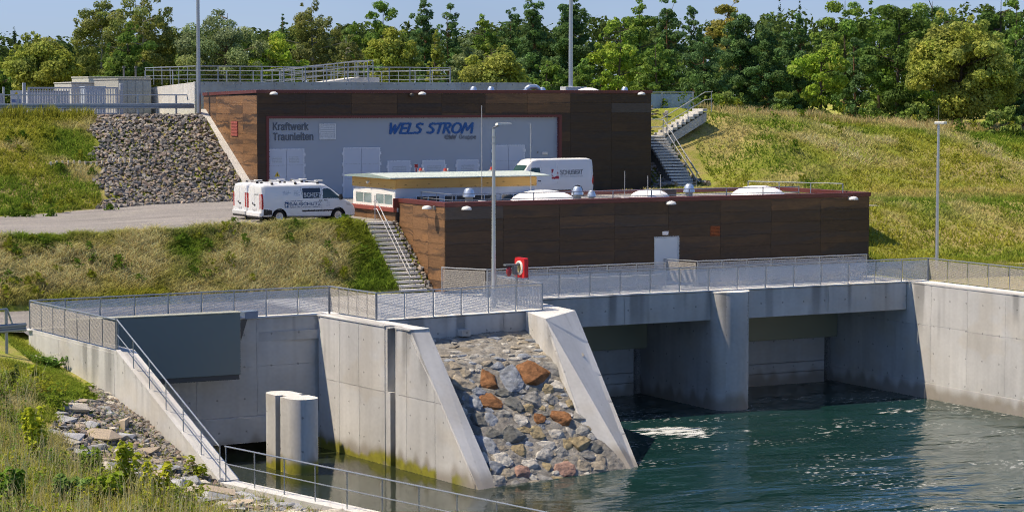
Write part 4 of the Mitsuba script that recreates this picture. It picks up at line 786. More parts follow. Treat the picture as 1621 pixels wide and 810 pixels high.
        for i, (x, z, w) in enumerate(((1.2, 1.60, .36), (1.2, 1.53, .46), (1.2, 1.46, .3), (1.8, 1.60, .28), (1.8, 1.53, .34), (1.8, 1.46, .24), (1.8, 1.39, .35))): part(k, 'fine_print', patch([(x, z), (x + w, z), (x + w, z + .035), (x, z + .035)], -1, .008), 'paint', (.34, .40, .48))
        lg = Polygon([(1.28, .78), (1.50, .78), (1.50, 1.06), (1.28, 1.06)]).difference(Polygon([(1.32, .83), (1.42, .83), (1.42, .90), (1.46, .90), (1.46, .86), (1.48, .86), (1.48, .93), (1.40, .93), (1.40, .99), (1.32, .99)]))
        part(k, 'logo', wrap(extrude(lg, .004), -1, .010), 'paint', DKB)
        part(k, 'logo_roof', patch([(1.28, 1.09), (2.28, 1.09), (2.28, 1.13), (1.28, 1.12)], -1, .008), 'paint', (.08, .12, .22))
        for i in range(5): part(k, 'fine_print', patch([(3.62, .82 + i * .05), (3.62 + .2, .82 + i * .05), (3.62 + .2, .84 + i * .05), (3.62, .84 + i * .05)], -1, .008), 'paint', (.42, .46, .52))
        part(k, 'rear_print', Wd(box(-.008, .0, -.55, -.05, 1.42, 1.50)), 'paint', (.3, .32, .34))
    return k
transit('white van with blue lettering on its side and roof bars, beside the pavilion', (41.42, 101.15), .02, 2.90, True)
transit('plain white van almost hidden behind the lettered one, its rear doors showing', (41.65, 103.7), .02, 2.88, False)
MA = [(0, 2.32, .42, .94, .80), (.05, 2.46, .38, .985, .84), (.25, 2.53, .34, 1.02, .87), (4.2, 2.52, .34, 1.03, .88), (4.55, 2.45, .34, 1.03, .86), (4.80, 2.24, .34, 1.03, .82), (5.32, 1.55, .34, 1.02, .88), (5.52, 1.30, .34, 1.0, .88), (5.95, 1.10, .34, .97, .82), (6.12, .92, .34, .90, .76), (6.2, .74, .36, .80, .70)]
k, Wd, wrap, patch, half = van('delivery_van', 'tall white delivery van with a red emblem before the entrance wall', 'white vans parked on the terrace yard', 6.2, 2.06, MA, (1.25, 5.25), (63.95, 117.9), math.pi, 2.95, .36, scale=.90)
for s in (-1, 1):
    part(k, 'side_window', patch([(4.02, 1.42), (5.02, 1.42), (4.98, 1.50), (4.70, 1.94), (4.60, 1.98), (4.06, 1.98)], s), 'glass', (.02, .055, .055))
    part(k, 'door_gap', patch([(3.95, .5), (3.962, .5), (3.962, 2.3), (3.95, 2.3)], s, .003), 'paint', (.2, .2, .22)); part(k, 'door_gap', patch([(2.75, .5), (2.762, .5), (2.762, 2.3), (2.75, 2.3)], s, .003), 'paint', (.3, .3, .32))
    part(k, 'door_handle', patch([(4.02, 1.08), (4.25, 1.08), (4.25, 1.14), (4.02, 1.14)], s, .02), 'paint', BLK)
    part(k, 'side_rubbing_strip', patch([(.9 + .85, .40), (4.75, .40), (4.75, .50), (.9 + .85, .50)], s, .012), 'paint', BLK)
    part(k, 'tail_light', patch([(.008, .85), (.12, .85), (.16, 1.05), (.07, 1.42), (.015, 1.42)], s, .01), 'paint', (.50, .03, .03))
    part(k, 'mirror', Wd(xf(cbox(0, .12, 0, .2, 0, .36, .03), np.diag([1, s, 1.]), (4.98, s * 1.0, 1.36))), 'paint', BLK)
def zr2(x): return float(np.interp(x, [q[0] for q in MA], [q[1] for q in MA]))
ws = [(x, t) for x in np.linspace(4.90, 5.42, 6) for t in np.linspace(-.9, .9, 9)]
wv = np.array([(x, t * .84, zr2(x) + .03 - .02 * t * t) for x, t in ws]); a = np.array([i * 9 + j for i in range(5) for j in range(8)])
part(k, 'windscreen', Wd((wv, np.vstack([np.c_[a, a + 1, a + 10], np.c_[a, a + 10, a + 9]]))), 'glass', (.03, .07, .065))
part(k, 'rear_bumper', Wd(cbox(-.08, .12, -.96, .96, .36, .56, .04)), 'paint', BLK)
def mtxt(s, x, z, h, col, w, bold=False):   # this side reads towards the rear of the van
    m = text_mesh(s, h, .004, bold); v, f = arr(m); v = v - [v[:, 0].min(), 0, 0]; v = v * [w / v[:, 0].max(), 1, 1]
    part(k, 'lettering', wrap((np.c_[x - v[:, 0], v[:, 1] + z, v[:, 2]], f), 1, .012), 'paint', col)
mtxt('SCHUBERT', 2.55, 1.50, .30, (.06, .065, .08), 1.72, True)
mtxt('ELECTRIC INNOVATION', 2.55, 1.33, .10, (.40, .42, .46), 1.68)
RD = (.36, .02, .035)
for pg in ([(3.20, 1.22), (2.66, 1.22), (2.66, 1.42), (2.86, 1.42), (2.98, 1.36), (3.20, 1.36)], [(3.20, 1.42), (3.05, 1.42), (3.20, 1.52)], [(3.20, 1.60), (3.20, 1.86), (3.02, 1.86), (3.12, 1.62)], [(2.66, 1.56), (2.80, 1.56), (2.66, 1.86), (2.74, 1.70)]):
    part(k, 'emblem', patch(pg, 1, .012), 'paint', RD)

# ------------------------------------------------------------------ masts and lamps
k = thing('lamp_post', 'slim grey lamp post behind the mesh railing beside the red lifebuoy box', 'lamp post')
part(k, 'pole', tube((44.05, 85.9, -.14), (44.05, 85.9, 7.55), .105, 16, .062), 'steel', (.56, .58, .60), smooth=40)
part(k, 'base_plate', cbox(43.9, 44.2, 85.75, 86.05, -.14, -.10, .01), 'steel', STEEL); part(k, 'arm', join([tube((44.05, 85.9, 7.3), (44.05, 85.9, 7.62), .05), tube((44.03, 85.9, 7.58), (44.3, 85.86, 7.72), .035)]), 'paint', (.2, .21, .22))
part(k, 'lamp_head', hull([(44.15, 85.75, 7.70), (44.15, 85.99, 7.70), (44.2, 85.76, 7.80), (44.2, 85.98, 7.80), (44.85, 85.72, 7.76), (44.85, 85.94, 7.76), (44.8, 85.74, 7.81), (44.8, 85.92, 7.81)]), 'paint', (.60, .62, .60)); part(k, 'clamp', join([tube((44.05, 85.9, z), (44.05, 85.9, z + .07), .085, 12) for z in (6.9, 7.15)]), 'steel', STEEL)
k = thing('lamp_post', 'slim grey lamp post standing on the bank behind the right river wall', 'lamp post')
part(k, 'pole', tube((71.2, 90.0, -.1), (71.2, 90.0, 7.55), .10, 16, .062), 'steel', (.56, .58, .60), smooth=40); part(k, 'lamp_head', xf(cbox(-.16, .16, -.36, .20, -.06, .08, .03), rz(.45), (71.2, 89.95, 7.60)), 'paint', (.62, .64, .62)); part(k, 'aerial', tube((71.2, 90, 7.65), (71.2, 90, 8.5), .014, 6), 'paint', (.15, .15, .15)); part(k, 'flange', lathe([(0, 0), (.2, 0), (.2, .04), (0, .04)], 16, (71.2, 90, -.08)), 'steel', STEEL)
k = thing('mast', 'tall grey mast at the left end of the upper building, rising out of the picture', 'mast'); part(k, 'pole', tube((46.62, 130.2, 7.6), (46.62, 130.2, 22.5), .13, 18, .075), 'steel', (.42, .44, .48), smooth=40); part(k, 'base', cbox(46.42, 46.82, 130.0, 130.4, 7.55, 7.80, .03), 'concrete')
k = thing('mast', 'tall grey mast on the right part of the upper roof, rising out of the picture', 'mast'); part(k, 'pole', tube((71.5, 128.4, 9.0), (71.5, 128.4, 22.5), .15, 18, .10), 'steel', (.50, .53, .56), smooth=40); part(k, 'base', cbox(70.9, 72.5, 128.0, 128.8, 8.9, 9.55, .03), 'paint', (.5, .53, .55))
# lifebuoy box
k = thing('lifebuoy_box', 'red lifebuoy box with a white ring on a post behind the mesh railing corner', 'lifebuoy station')
Rl = rz(.05)
def LBm(m): return xf(m, Rl, (44.85, 85.0, 1.62))
part(k, 'case', LBm(m3.Manifold.hull(sum((m3.Manifold.cylinder(.20, .10, .10, 16).rotate((0, 90, 0)).translate((-.02, y, z)) for y in (-.30, .30) for z in (-.33, .33)), m3.Manifold()))), 'paint', (.52, .018, .022), smooth=35)
ring = m3.Manifold.revolve(m3.CrossSection.circle(.055, 16).translate((.25, 0)), 40).rotate((0, 90, 0))
part(k, 'ring', LBm(xf(ring, None, (-.03, 0, 0))), 'paint', (.78, .72, .66), smooth=40); part(k, 'ring_back', LBm(xf(tube((-.025, 0, 0), (-.03, 0, 0), .19, 28))), 'paint', (.50, .44, .20))
part(k, 'post', tube((44.72, 85.05, -.14), (44.72, 85.05, 1.7), .045, 12), 'steel', (.3, .32, .33)); part(k, 'bracket', join([LBm(cbox(-.75, -.02, -.06, .14, .10, .17, .02)), LBm(cbox(-.35, -.15, -.10, .1, -.3, .1, .02))]), 'paint', (.13, .15, .17)); part(k, 'throw_bag', LBm(m3.Manifold.sphere(1, 16).scale((.13, .12, .22)).translate((-.56, -.02, -.14))), 'paint', (.20, .02, .03), smooth=40)

# ------------------------------------------------------------------ plateau on the left
k = thing('guard_rail', 'bluish steel guard rail with a pipe handrail along the plateau edge', 'guard rail')
wave = [(0, -.16), (.05, -.12), (.05, -.06), (0, -.02), (0, .02), (.05, .06), (.05, .12), (0, .16), (-.012, .16), (.038, .12), (.038, .06), (-.012, .02), (-.012, -.02), (.038, -.06), (.038, -.12), (-.012, -.16)]
def wbeam(p0, p1, z):
    p0, p1 = np.array(p0, float), np.array(p1, float); d = (p1 - p0) / np.linalg.norm(p1 - p0); nr = np.array([d[1], -d[0]])
    v = np.array([[*(e + nr * a), z + b] for e in (p0, p1) for a, b in wave]); n = len(wave); i = np.arange(n); j = (i + 1) % n
    return v, np.vstack([np.c_[i, j, j + n], np.c_[i, j + n, i + n]])
part(k, 'beam', wbeam((20, 130.15), (46.3, 130.15), 8.36), 'steel', (.30, .36, .42)); part(k, 'handrail', path([(20, 130.3, 9.02), (45.9, 130.3, 9.02), (45.95, 130.3, 8.7)], .035), 'steel', (.36, .42, .48))
for x in np.arange(21, 46.2, 2.42): part(k, 'post', cbox(x - .05, x + .05, 130.22, 130.32, 7.5, 9.0, .01), 'steel', (.33, .38, .43))
for x in np.arange(22.2, 46, 2.42): part(k, 'post', cbox(x - .05, x + .05, 130.2, 130.28, 7.5, 8.3, .01), 'steel', (.25, .29, .33))
k = thing('guard_rail', 'bluish steel guard rail with a pipe handrail by the road left of the wing wall', 'guard rail')
part(k, 'beam', wbeam((12, 79.2), (22.6, 82.3), .38), 'steel', (.26, .31, .36)); part(k, 'handrail', path([(12, 79.4, 1.08), (21.9, 82.3, 1.08), (22.1, 82.35, .5)], .035), 'steel', (.30, .35, .40))
for t in np.linspace(.05, .93, 6): part(k, 'post', cbox(12 + 10.6 * t - .05, 12 + 10.6 * t + .05, 79.36 + 3.1 * t, 79.46 + 3.1 * t, -.7, 1.05, .01), 'steel', (.28, .32, .36))
k = thing('sliding_gate', 'grey barred sliding gate on the plateau behind the guard rail', 'gate')
for x in np.arange(37.8, 43.3, .165): part(k, 'bar', box(x - .028, x + .028, 136.0, 136.04, 7.9, 9.38), 'paint', (.46, .48, .51))
part(k, 'frame', join([box(37.7, 43.4, 135.96, 136.08, z, z + .10) for z in (7.80, 9.40)] + [box(x, x + .10, 135.96, 136.08, 7.9, 9.4) for x in (37.7, 43.3)]), 'paint', (.40, .42, .46))
for x in (37.45, 43.6): part(k, 'post', cbox(x - .09, x + .09, 135.9, 136.1, 7.5, 9.75, .01), 'paint', (.36, .39, .43))
part(k, 'sign_board', box(36.6, 37.3, 135.9, 135.94, 8.3, 9.3), 'paint', (.55, .57, .58)); part(k, 'sign_print', join([box(36.66, 36.9, 135.88, 135.895, 8.55, 8.75), box(36.95, 37.2, 135.88, 135.895, 8.42, 8.75)]), 'paint', (.14, .20, .38)); part(k, 'warning_triangle', upright(extrude(Polygon([(0, 0), (.26, 0), (.13, .22)]), .01), 36.82, 135.89, 9.02), 'paint', (.60, .45, .05))
k = thing('panel_fence', 'low grey panel fence at the left end of the plateau, left of the barred gate', 'fence')
for i in range(7): part(k, 'panel', box(22 + i * 2.05, 24.02 + i * 2.05, 136.6, 136.66, 7.8, 9.12), 'paint', (.36, .38, .42))
for i in range(8): part(k, 'post', cbox(21.94 + i * 2.05, 22.04 + i * 2.05, 136.5, 136.72, 7.5, 9.5, .01), 'steel', STEEL)
def container(label, x0, x1, y0, y1, z0, z1, col, side, doors=True, cat='container', corr=False):
    k = thing('container', label, cat)
    part(k, 'body', cbox(x0, x1, y0, y1, z0, z1, .03), 'paint', side)
    part(k, 'roof', cbox(x0 - .05, x1 + .05, y0 - .05, y1 + .05, z1 + .003, z1 + .1, .02), 'paint', tuple(c * .9 for c in side))
    if doors:
        for a, b in ((x0 + .06, (x0 + x1) / 2 - .015), ((x0 + x1) / 2 + .015, x1 - .06)):
            d = part(k, 'door', cbox(a, b, y0 - .05, y0 + .01, z0 + .1, z1 - .06, .01), 'paint', col)
            part(d, 'joint', join([box(a + .01, b - .01, y0 - .053, y0 - .05, z0 + .1 + q, z0 + .115 + q) for q in (.7, 1.4)]), 'paint', tuple(c * .5 for c in col)); part(d, 'lock_bar', tube(((a + b) / 2, y0 - .07, z0 + .12), ((a + b) / 2, y0 - .07, z1 - .1), .018, 6), 'paint', tuple(c * .7 for c in col))
    return k
container('grey-green container with double doors right of the barred gate on the plateau', 44.8, 47.0, 140.3, 145.5, 7.75, 9.98, (.30, .33, .33), (.36, .36, .33))
container('long low white cabin standing behind the barred gate on the plateau', 43.4, 45.9, 146, 150, 7.75, 9.78, WHITE, (.46, .46, .44), False, 'cabin')
container('higher flat white cabin behind the grey-green container', 46.4, 50.8, 152, 156, 7.75, 10.2, WHITE, (.48, .48, .46), False, 'cabin')
k = thing('switch_cabinet', 'blue-grey switch cabinet behind the bars of the sliding gate', 'cabinet'); part(k, 'body', cbox(41.9, 43.2, 138.0, 139.0, 7.75, 9.5, .03), 'paint', (.36, .42, .50)); part(k, 'roof', cbox(41.85, 43.25, 137.95, 139.05, 9.503, 9.57, .01), 'paint', (.30, .36, .44))
k = thing('switch_cabinet', 'light panel cabinet right behind the left half of the barred gate', 'cabinet'); part(k, 'body', cbox(38.2, 40.9, 138.0, 139.0, 7.75, 9.22, .03), 'paint', (.42, .45, .50)); part(k, 'roof', cbox(38.15, 40.95, 137.95, 139.05, 9.223, 9.28, .01), 'paint', (.38, .40, .44))
for i, (x, y) in enumerate(((49.2, 152.8), (50.0, 152.6))): tag(put(key('flue'), join([tube((x, y, 10.2), (x, y, 10.95), .07), tube((x, y, 10.9), (x, y, 11.05), .12)]), 'paint', (.12, .12, .12)), ('dark flue pipe on the flat white cabin, the left one', 'dark flue pipe on the flat white cabin, the right one')[i], 'flue pipe')
# low peg edging on the grass
k = thing('peg_edging', 'low wooden peg edging lying across the upper left grass slope', 'edging')
e0, e1 = np.array([35.35, 123.6]), np.array([40.4, 124.35])
part(k, 'rail', tube((*e0, float(height(*e0)) + .12), (*e1, float(height(*e1)) + .12), .05, 6), 'matte', (.42, .34, .24))
for t in np.linspace(.02, .98, 15):
    q = e0 + (e1 - e0) * t; part(k, 'peg', cbox(q[0] - .05, q[0] + .05, q[1] - .2, q[1] - .1, float(height(*q)) + .02, float(height(*q)) + .26, .01), 'matte', (.62, .56, .46))

# ------------------------------------------------------------------ trees
LEAFC = {'linden': (.116, .136, .031), 'oak': (.045, .075, .018), 'birch': (.085, .100, .030), 'birch2': (.080, .090, .032), 'willow': (.092, .118, .055), 'bright': (.105, .155, .024), 'broad': (.066, .105, .024), 'pine': (.046, .080, .030), 'spruce': (.026, .045, .026), 'bush': (.075, .105, .026), 'autumn': (.120, .115, .030)}
def leaf_cards(pos, nrm, size, col, r):
    n = len(pos); t = r.normal(size=(n, 3)); a = np.cross(nrm, t); a /= np.linalg.norm(a, axis=1, keepdims=True) + 1e-9; b = np.cross(nrm, a)
    s = (size * r.uniform(.6, 1.35, n))[:, None]; w = r.uniform(.45, .75, n)[:, None]
    v = np.stack([pos - a * s * .5, pos + b * s * w * .5 + nrm * s * .12, pos + a * s * .5, pos - b * s * w * .5 + nrm * s * .12], 1).reshape(-1, 3)
    q = np.arange(n) * 4; f = np.vstack([np.c_[q, q + 1, q + 2], np.c_[q, q + 2, q + 3]])
    return v, f, np.repeat(col, 4, 0)
def shell(c, rad, n, r, up=.25):
    d = r.normal(size=(n, 3)); d[:, 2] += up; d /= np.linalg.norm(d, axis=1, keepdims=True)
    p = c + d * rad * r.uniform(.55, 1.06, (n, 1)); nn = d + r.normal(size=(n, 3)) * .55 + [0, 0, .25]; return p, nn / np.linalg.norm(nn, axis=1, keepdims=True)
def tree(kind, x, y, ztop, W, label, seed, group='trees along the edge of the wood'):
    r = np.random.default_rng(1000 + seed); z0 = float(height(x, y)) - .15; H = ztop - z0
    k = thing({'pine': 'pine_tree', 'spruce': 'spruce_tree', 'bush': 'bush', 'birch': 'birch_tree', 'birch2': 'birch_tree', 'willow': 'willow_tree'}.get(kind, 'tree'), label, 'bush' if kind == 'bush' else 'tree', group)
    base = np.array([x, y, z0]); lobes = []
    W = W * {'bush': 1.2, 'spruce': 1.25, 'linden': 1.12, 'willow': 1.15, 'birch': 1.2, 'birch2': 1.2, 'pine': 1.35}.get(kind, 1.3)
    if kind in ('linden', 'oak', 'broad', 'bright', 'autumn', 'willow', 'birch', 'birch2', 'bush'):
        hb = {'bush': -.15, 'linden': .04, 'birch': .05, 'birch2': .03}.get(kind, .02) * H
        nl = int({'bush': 22, 'birch': 110, 'birch2': 105, 'linden': 112}.get(kind, 78) * np.clip(W * H / 80, .6, 2.4)); ax = np.array([W / 2, W / 2, (H - hb) / 2]); cc = base + [0, 0, hb + (H - hb) / 2]
        wob = r.uniform(0, 6.28, 4)
        for i in range(nl):
            d = r.normal(size=3); d /= np.linalg.norm(d); q = r.uniform(.1, 1.0) ** .45; p = d * q
            th = math.atan2(d[1], d[0]); p[:2] *= (1.0 - .38 * max(p[2], 0) ** 2) * (1 + .16 * math.sin(2 * th + wob[0] + 3 * d[2]) + .12 * math.sin(5 * th + wob[1] + 5 * d[2]))
            rad = W * r.uniform(.06, .145) * (1.2 if kind == 'linden' else .85 if kind in ('birch', 'birch2') else 1.0)
            lobes.append((cc + p * (ax - rad * .6), np.array([rad * r.uniform(.85, 1.3), rad * r.uniform(.85, 1.3), rad * r.uniform(.55, .85)])))
        for i in range(int(nl * .30)):      # loose outer sprays break the outline
            d = r.normal(size=3); d[2] = abs(d[2]) * .8 - .1; d /= np.linalg.norm(d); rad = W * r.uniform(.025, .06); lobes.append((cc + d * ax * r.uniform(.9, 1.08) * [1 - .3 * max(d[2], 0), 1 - .3 * max(d[2], 0), 1], np.array([rad, rad, rad])))
        size, dens = (.28, 118) if kind in ('linden', 'oak', 'broad', 'bright', 'autumn') else (.21, 150) if kind in ('birch', 'birch2', 'willow') else (.27, 110)
    elif kind == 'pine':
        nb = int(36 * np.clip(H / 9, .7, 1.8))
        for i in range(nb):      # boughs: clumps strung along each limb, smaller and fewer towards its foot
            t = ((i + r.uniform()) / nb); z = H * (.04 + .93 * t); reach = W / 2 * (1.0 - .74 * t ** 2.4) * r.uniform(.5, 1.12); a = i * 2.4 + r.uniform(-.5, .5); rise = r.uniform(-.12, .32)
            m = 2 + int(reach / .8)
            for j in range(m):
                u = (j + .6) / m; rad = W * r.uniform(.055, .10) * (1 - .35 * t) * (.8 + .4 * u); aa = a + r.normal() * .22
                lobes.append((base + [reach * u * math.cos(aa), reach * u * math.sin(aa), z + rise * reach * u + r.normal() * .3], np.array([rad * 1.3, rad * 1.3, rad * r.uniform(.65, 1.1)])))
        for i in range(int(nb * .6)):
            t = r.uniform(.05, .9); rad = W * r.uniform(.08, .13) * (1 - .4 * t); lobes.append((base + [r.normal() * W * .1, r.normal() * W * .1, H * t], np.array([rad, rad, rad * .8])))
        size, dens = .22, 165
    else:
        nl = 60
        for i in range(nl):
            t = (i + r.uniform()) / nl; z = .08 * H + .9 * H * t; rr = W / 2 * (1 - t) ** .9 * r.uniform(.4, 1); a = r.uniform(0, 6.283); rad = max(W * .16 * (1.05 - t), .16)
            lobes.append((base + [rr * math.cos(a), rr * math.sin(a), z], np.array([rad, rad, rad * .4])))
        lobes.append((base + [0, 0, H * .985], np.array([.10, .10, .6]))); size, dens = .22, 100
    P, N, C = [], [], []; bc = np.array(LEAFC[kind])
    for c, rad in lobes:
        n = int(np.clip(dens * rad[0] * (rad[0] + rad[2]) * 2.1, 16, 700)); p, nn = shell(c, rad, n, r); tone = r.uniform(.78, 1.22) * np.array([r.uniform(.92, 1.08), 1, r.uniform(.8, 1.2)])
        P.append(p); N.append(nn); C.append(bc * 2.9 * tone * r.uniform(.75, 1.25, (n, 1)))
    if kind in ('birch', 'birch2', 'willow'):      # hanging sprays
        for c, rad in lobes[::2]:
            n = 26; p = c + np.c_[r.normal(size=(n, 2)) * rad[0] * .35, -r.uniform(.2, 2.2, n) * rad[2]]; P.append(p); nn = r.normal(size=(n, 3)); N.append(nn / np.linalg.norm(nn, axis=1, keepdims=True)); C.append(bc * 2.9 * r.uniform(.75, 1.2, (n, 1)))
    v, f, c = leaf_cards(np.vstack(P), np.vstack(N), size, np.vstack(C), r)
    part(k, 'crown', (v, f), 'leaf', np.clip(c, .004, .5))
    if kind != 'bush':
        tr = max(.14, W * .028); lean = r.normal(size=2) * .02 * H; pts = [base, base + [lean[0] * .4, lean[1] * .4, H * .35], base + [lean[0], lean[1], H * .68], base + [lean[0], lean[1], H * .93]]
        segs = [tube(pts[i], pts[i + 1], tr * (1 - i * .3), 9, tr * (1 - (i + 1) * .3)) for i in range(3)]
        for i in r.choice(len(lobes), min(20, len(lobes)), replace=False):
            c = lobes[i][0]; h = np.clip(c[2] - z0 - .25 * np.linalg.norm(c[:2] - base[:2]), .12 * H, .88 * H); s0 = base + [lean[0] * h / H, lean[1] * h / H, h]; m = (s0 + c) / 2 + [0, 0, -.05 * H * (kind == 'pine')]
            segs += [tube(s0, m, tr * .32, 5, tr * .22), tube(m, c, tr * .22, 5, tr * .08)]
        bark = {'pine': (.20, .11, .065), 'birch': (.34, .33, .30), 'birch2': (.30, .29, .26)}.get(kind, (.11, .09, .07))
        part(k, 'trunk', join(segs), 'matte', bark)
TREES = [
('linden', 51.7, 182.7, 14.1, 5.8, 'round yellow-green tree at the far left behind the panel fence'),
('spruce', 63.3, 233.3, 15.8, 1.7, 'thin spruce tip rising behind the round tree at the far left'),
('spruce', 59.0, 224.2, 15.3, 2.5, 'dark conifer at the left picture edge'),
('broad', 53.0, 204.5, 12.8, 5.2, 'leafy green tree cut by the left picture edge'),
('birch', 57.7, 185.5, 17.5, 4.3, 'tall airy birch above the grey containers, the left of two'),
('birch', 59.6, 180.0, 18.2, 5.2, 'tall airy birch above the grey containers, the right of two'),
('oak', 56.6, 174.5, 15.0, 3.5, 'dark dense tree standing before the tall birches'),
('bush', 53.8, 171.2, 12.3, 2.5, 'olive bush between the round tree and the dark tree'),
('birch', 63.2, 184.6, 13.9, 2.2, 'slim olive tree at the right flank of the tall birches'),
('broad', 65.6, 187.8, 13.4, 2.8, 'light green tree left of the mast'),
('willow', 65.4, 176.8, 16.4, 6.2, 'grey-green willow-like tree just right of the left mast'),
('bright', 69.5, 176.8, 15.0, 4.5, 'bright green tree left of the airy grey birch'),
('pine', 88.3, 220.4, 17.5, 1.5, 'distant dark pine tip between the bright tree and the airy birch'),
('birch2', 75.3, 180.8, 17.6, 5.0, 'airy grey-green birch behind the sloping railings'),
('birch2', 76.1, 175.6, 14.5, 3.0, 'dull olive birch right of the airy grey birch'),
('broad', 86.5, 198.6, 16.3, 2.4, 'dark green crown between the olive birch and the yellow-green tree'),
('linden', 77.8, 170.2, 14.9, 4.3, 'yellow-green tree behind the right end of the sloping railings'),
('broad', 88.8, 196.4, 18.1, 3.6, 'tall dark green crown behind the yellow-green tree'),
('pine', 91.5, 192.7, 18.1, 3.3, 'dark pine in the middle, left one of a pair'),
('pine', 90.1, 184.3, 16.9, 2.9, 'dark pine in the middle, right one of a pair'),
('linden', 85.4, 177.5, 14.6, 1.4, 'narrow yellowish crown between two dark pines'),
('willow', 86.1, 172.6, 14.7, 2.7, 'pale grey-green bushy tree right of the dark pines'),
('broad', 97.1, 191.9, 16.4, 4.0, 'mid green crown behind the pale grey-green tree'),
('linden', 83.4, 162.6, 13.2, 4.7, 'broad yellow-green tree above the right end of the upper railing'),
('pine', 99.8, 190.6, 17.2, 3.0, 'dark pine crown behind the broad yellow-green tree'),
('pine', 93.1, 173.7, 17.4, 3.6, 'tall dark pine left of the right mast'),
('broad', 88.2, 162.3, 11.9, 2.7, 'low green tree left of the foot of the right mast'),
('pine', 98.1, 175.7, 17.5, 4.4, 'tall dark pine crossed by the right mast'),
('broad', 90.9, 160.9, 12.1, 2.1, 'low grey-green tree right of the foot of the right mast'),
('pine', 120.2, 209.2, 16.5, 1.3, 'distant slim conifer right of the tall pine by the mast'),
('bright', 95.4, 163.3, 15.5, 3.5, 'bright green tree right of the mast, before a taller crown'),
('broad', 101.2, 169.5, 17.3, 3.9, 'tall green tree between the bright tree and the pine group'),
('pine', 107.7, 175.2, 17.7, 3.4, 'high open pine above the end of the upper building'),
('broad', 93.1, 153.0, 13.6, 3.2, 'dense green tree directly above the right end of the upper building'),
('pine', 111.7, 177.6, 17.4, 2.6, 'open pine left of the brownish crown'),
('autumn', 116.8, 179.5, 18.4, 3.3, 'brownish tree top rising behind the pines at the hilltop stair'),
('pine', 95.4, 149.6, 13.7, 3.5, 'bushy dark pine directly behind the hilltop stair'),
('pine', 103.4, 156.9, 16.0, 4.4, 'broad dark pine right of the hilltop stair'),
('bush', 93.4, 143.6, 9.9, 2.9, 'low green bush on the hill crest beside the hilltop stair'),
('spruce', 140.0, 204.7, 18.9, 1.4, 'thin spruce tip showing above the pines, the left one'),
('spruce', 142.0, 203.7, 18.9, 1.8, 'thin spruce tip showing above the pines, the right one'),
('pine', 104.3, 154.1, 15.1, 3.4, 'dark pine right of the broad pine on the crest'),
('pine', 107.6, 154.7, 15.5, 3.5, 'dark bushy pine left of the bright hillside tree'),
('bright', 99.9, 140.5, 13.5, 3.5, 'bright green tree at the edge of the hill meadow'),
('broad', 110.0, 151.3, 17.5, 4.3, 'tall green tree behind the bright hillside tree'),
('pine', 107.1, 145.8, 13.6, 2.7, 'dark pine between the bright tree and the big dark tree'),
('oak', 107.6, 141.2, 16.4, 4.7, 'big dark tree with a visible trunk on the hill crest'),
('broad', 119.8, 159.8, 17.6, 3.9, 'high green crown behind the big dark tree'),
('linden', 106.8, 132.5, 15.2, 7.0, 'very large golden-green tree above the right lamp post'),
('broad', 123.9, 157.7, 18.0, 4.4, 'green crown filling the gap left of the golden-green tree'),
('oak', 123.7, 148.7, 17.8, 4.8, 'dark tree top behind the golden-green tree'),
('broad', 119.6, 141.8, 17.1, 4.0, 'green tree at the right picture edge behind the golden one'),
('pine', 112.2, 131.7, 12.8, 2.8, 'pine with drooping green boughs at the right picture edge'),
('bush', 100.9, 135.0, 9.1, 2.1, 'dark bush at the foot of the big dark tree'),
('bush', 102.4, 132.0, 8.7, 2.3, 'dark bush below the left side of the golden-green tree'),
('bush', 105.4, 125.8, 8.4, 2.7, 'dark bush at the foot of the golden-green tree, right side'),
('bush', 97.6, 141.3, 9.5, 2.9, 'dark bush under the pines left of the bright hillside tree'),
]
for i, t in enumerate(TREES): tree(*t, i, 'bushes on the crest and the plateau' if t[0] == 'bush' else 'trees along the edge of the wood')
# the wood behind, as one mass
r = np.random.default_rng(77); P, N, C = [], [], []
for i in range(760):
    u = r.uniform(); x, y = 30 + 165 * u + r.normal() * 5, 262 - 100 * u + r.uniform(-14, 18)
    D = math.hypot(x, y); q = lerp(u, [0, .1, .2, .45, .75, 1], [2.2, 2.6, 4.6, 7.0, 8.6, 10.0]); rad = r.uniform(1.4, 2.6); z = float(height(x, y)) + r.uniform(0, 1) ** .7 * q * D / 205
    n = 150; p, nn = shell(np.array([x, y, z]), np.array([rad, rad, rad * .8]), n, r); P.append(p); N.append(nn); C.append(np.array((.085, .130, .038)) * r.uniform(.7, 1.3) * r.uniform(.75, 1.25, (n, 1)))
v, f, c = leaf_cards(np.vstack(P), np.vstack(N), .62, np.vstack(C), r)
put('forest', (v, f), 'leaf', c, label='dense dark wood closing the view behind the single trees', category='forest', kind='stuff')

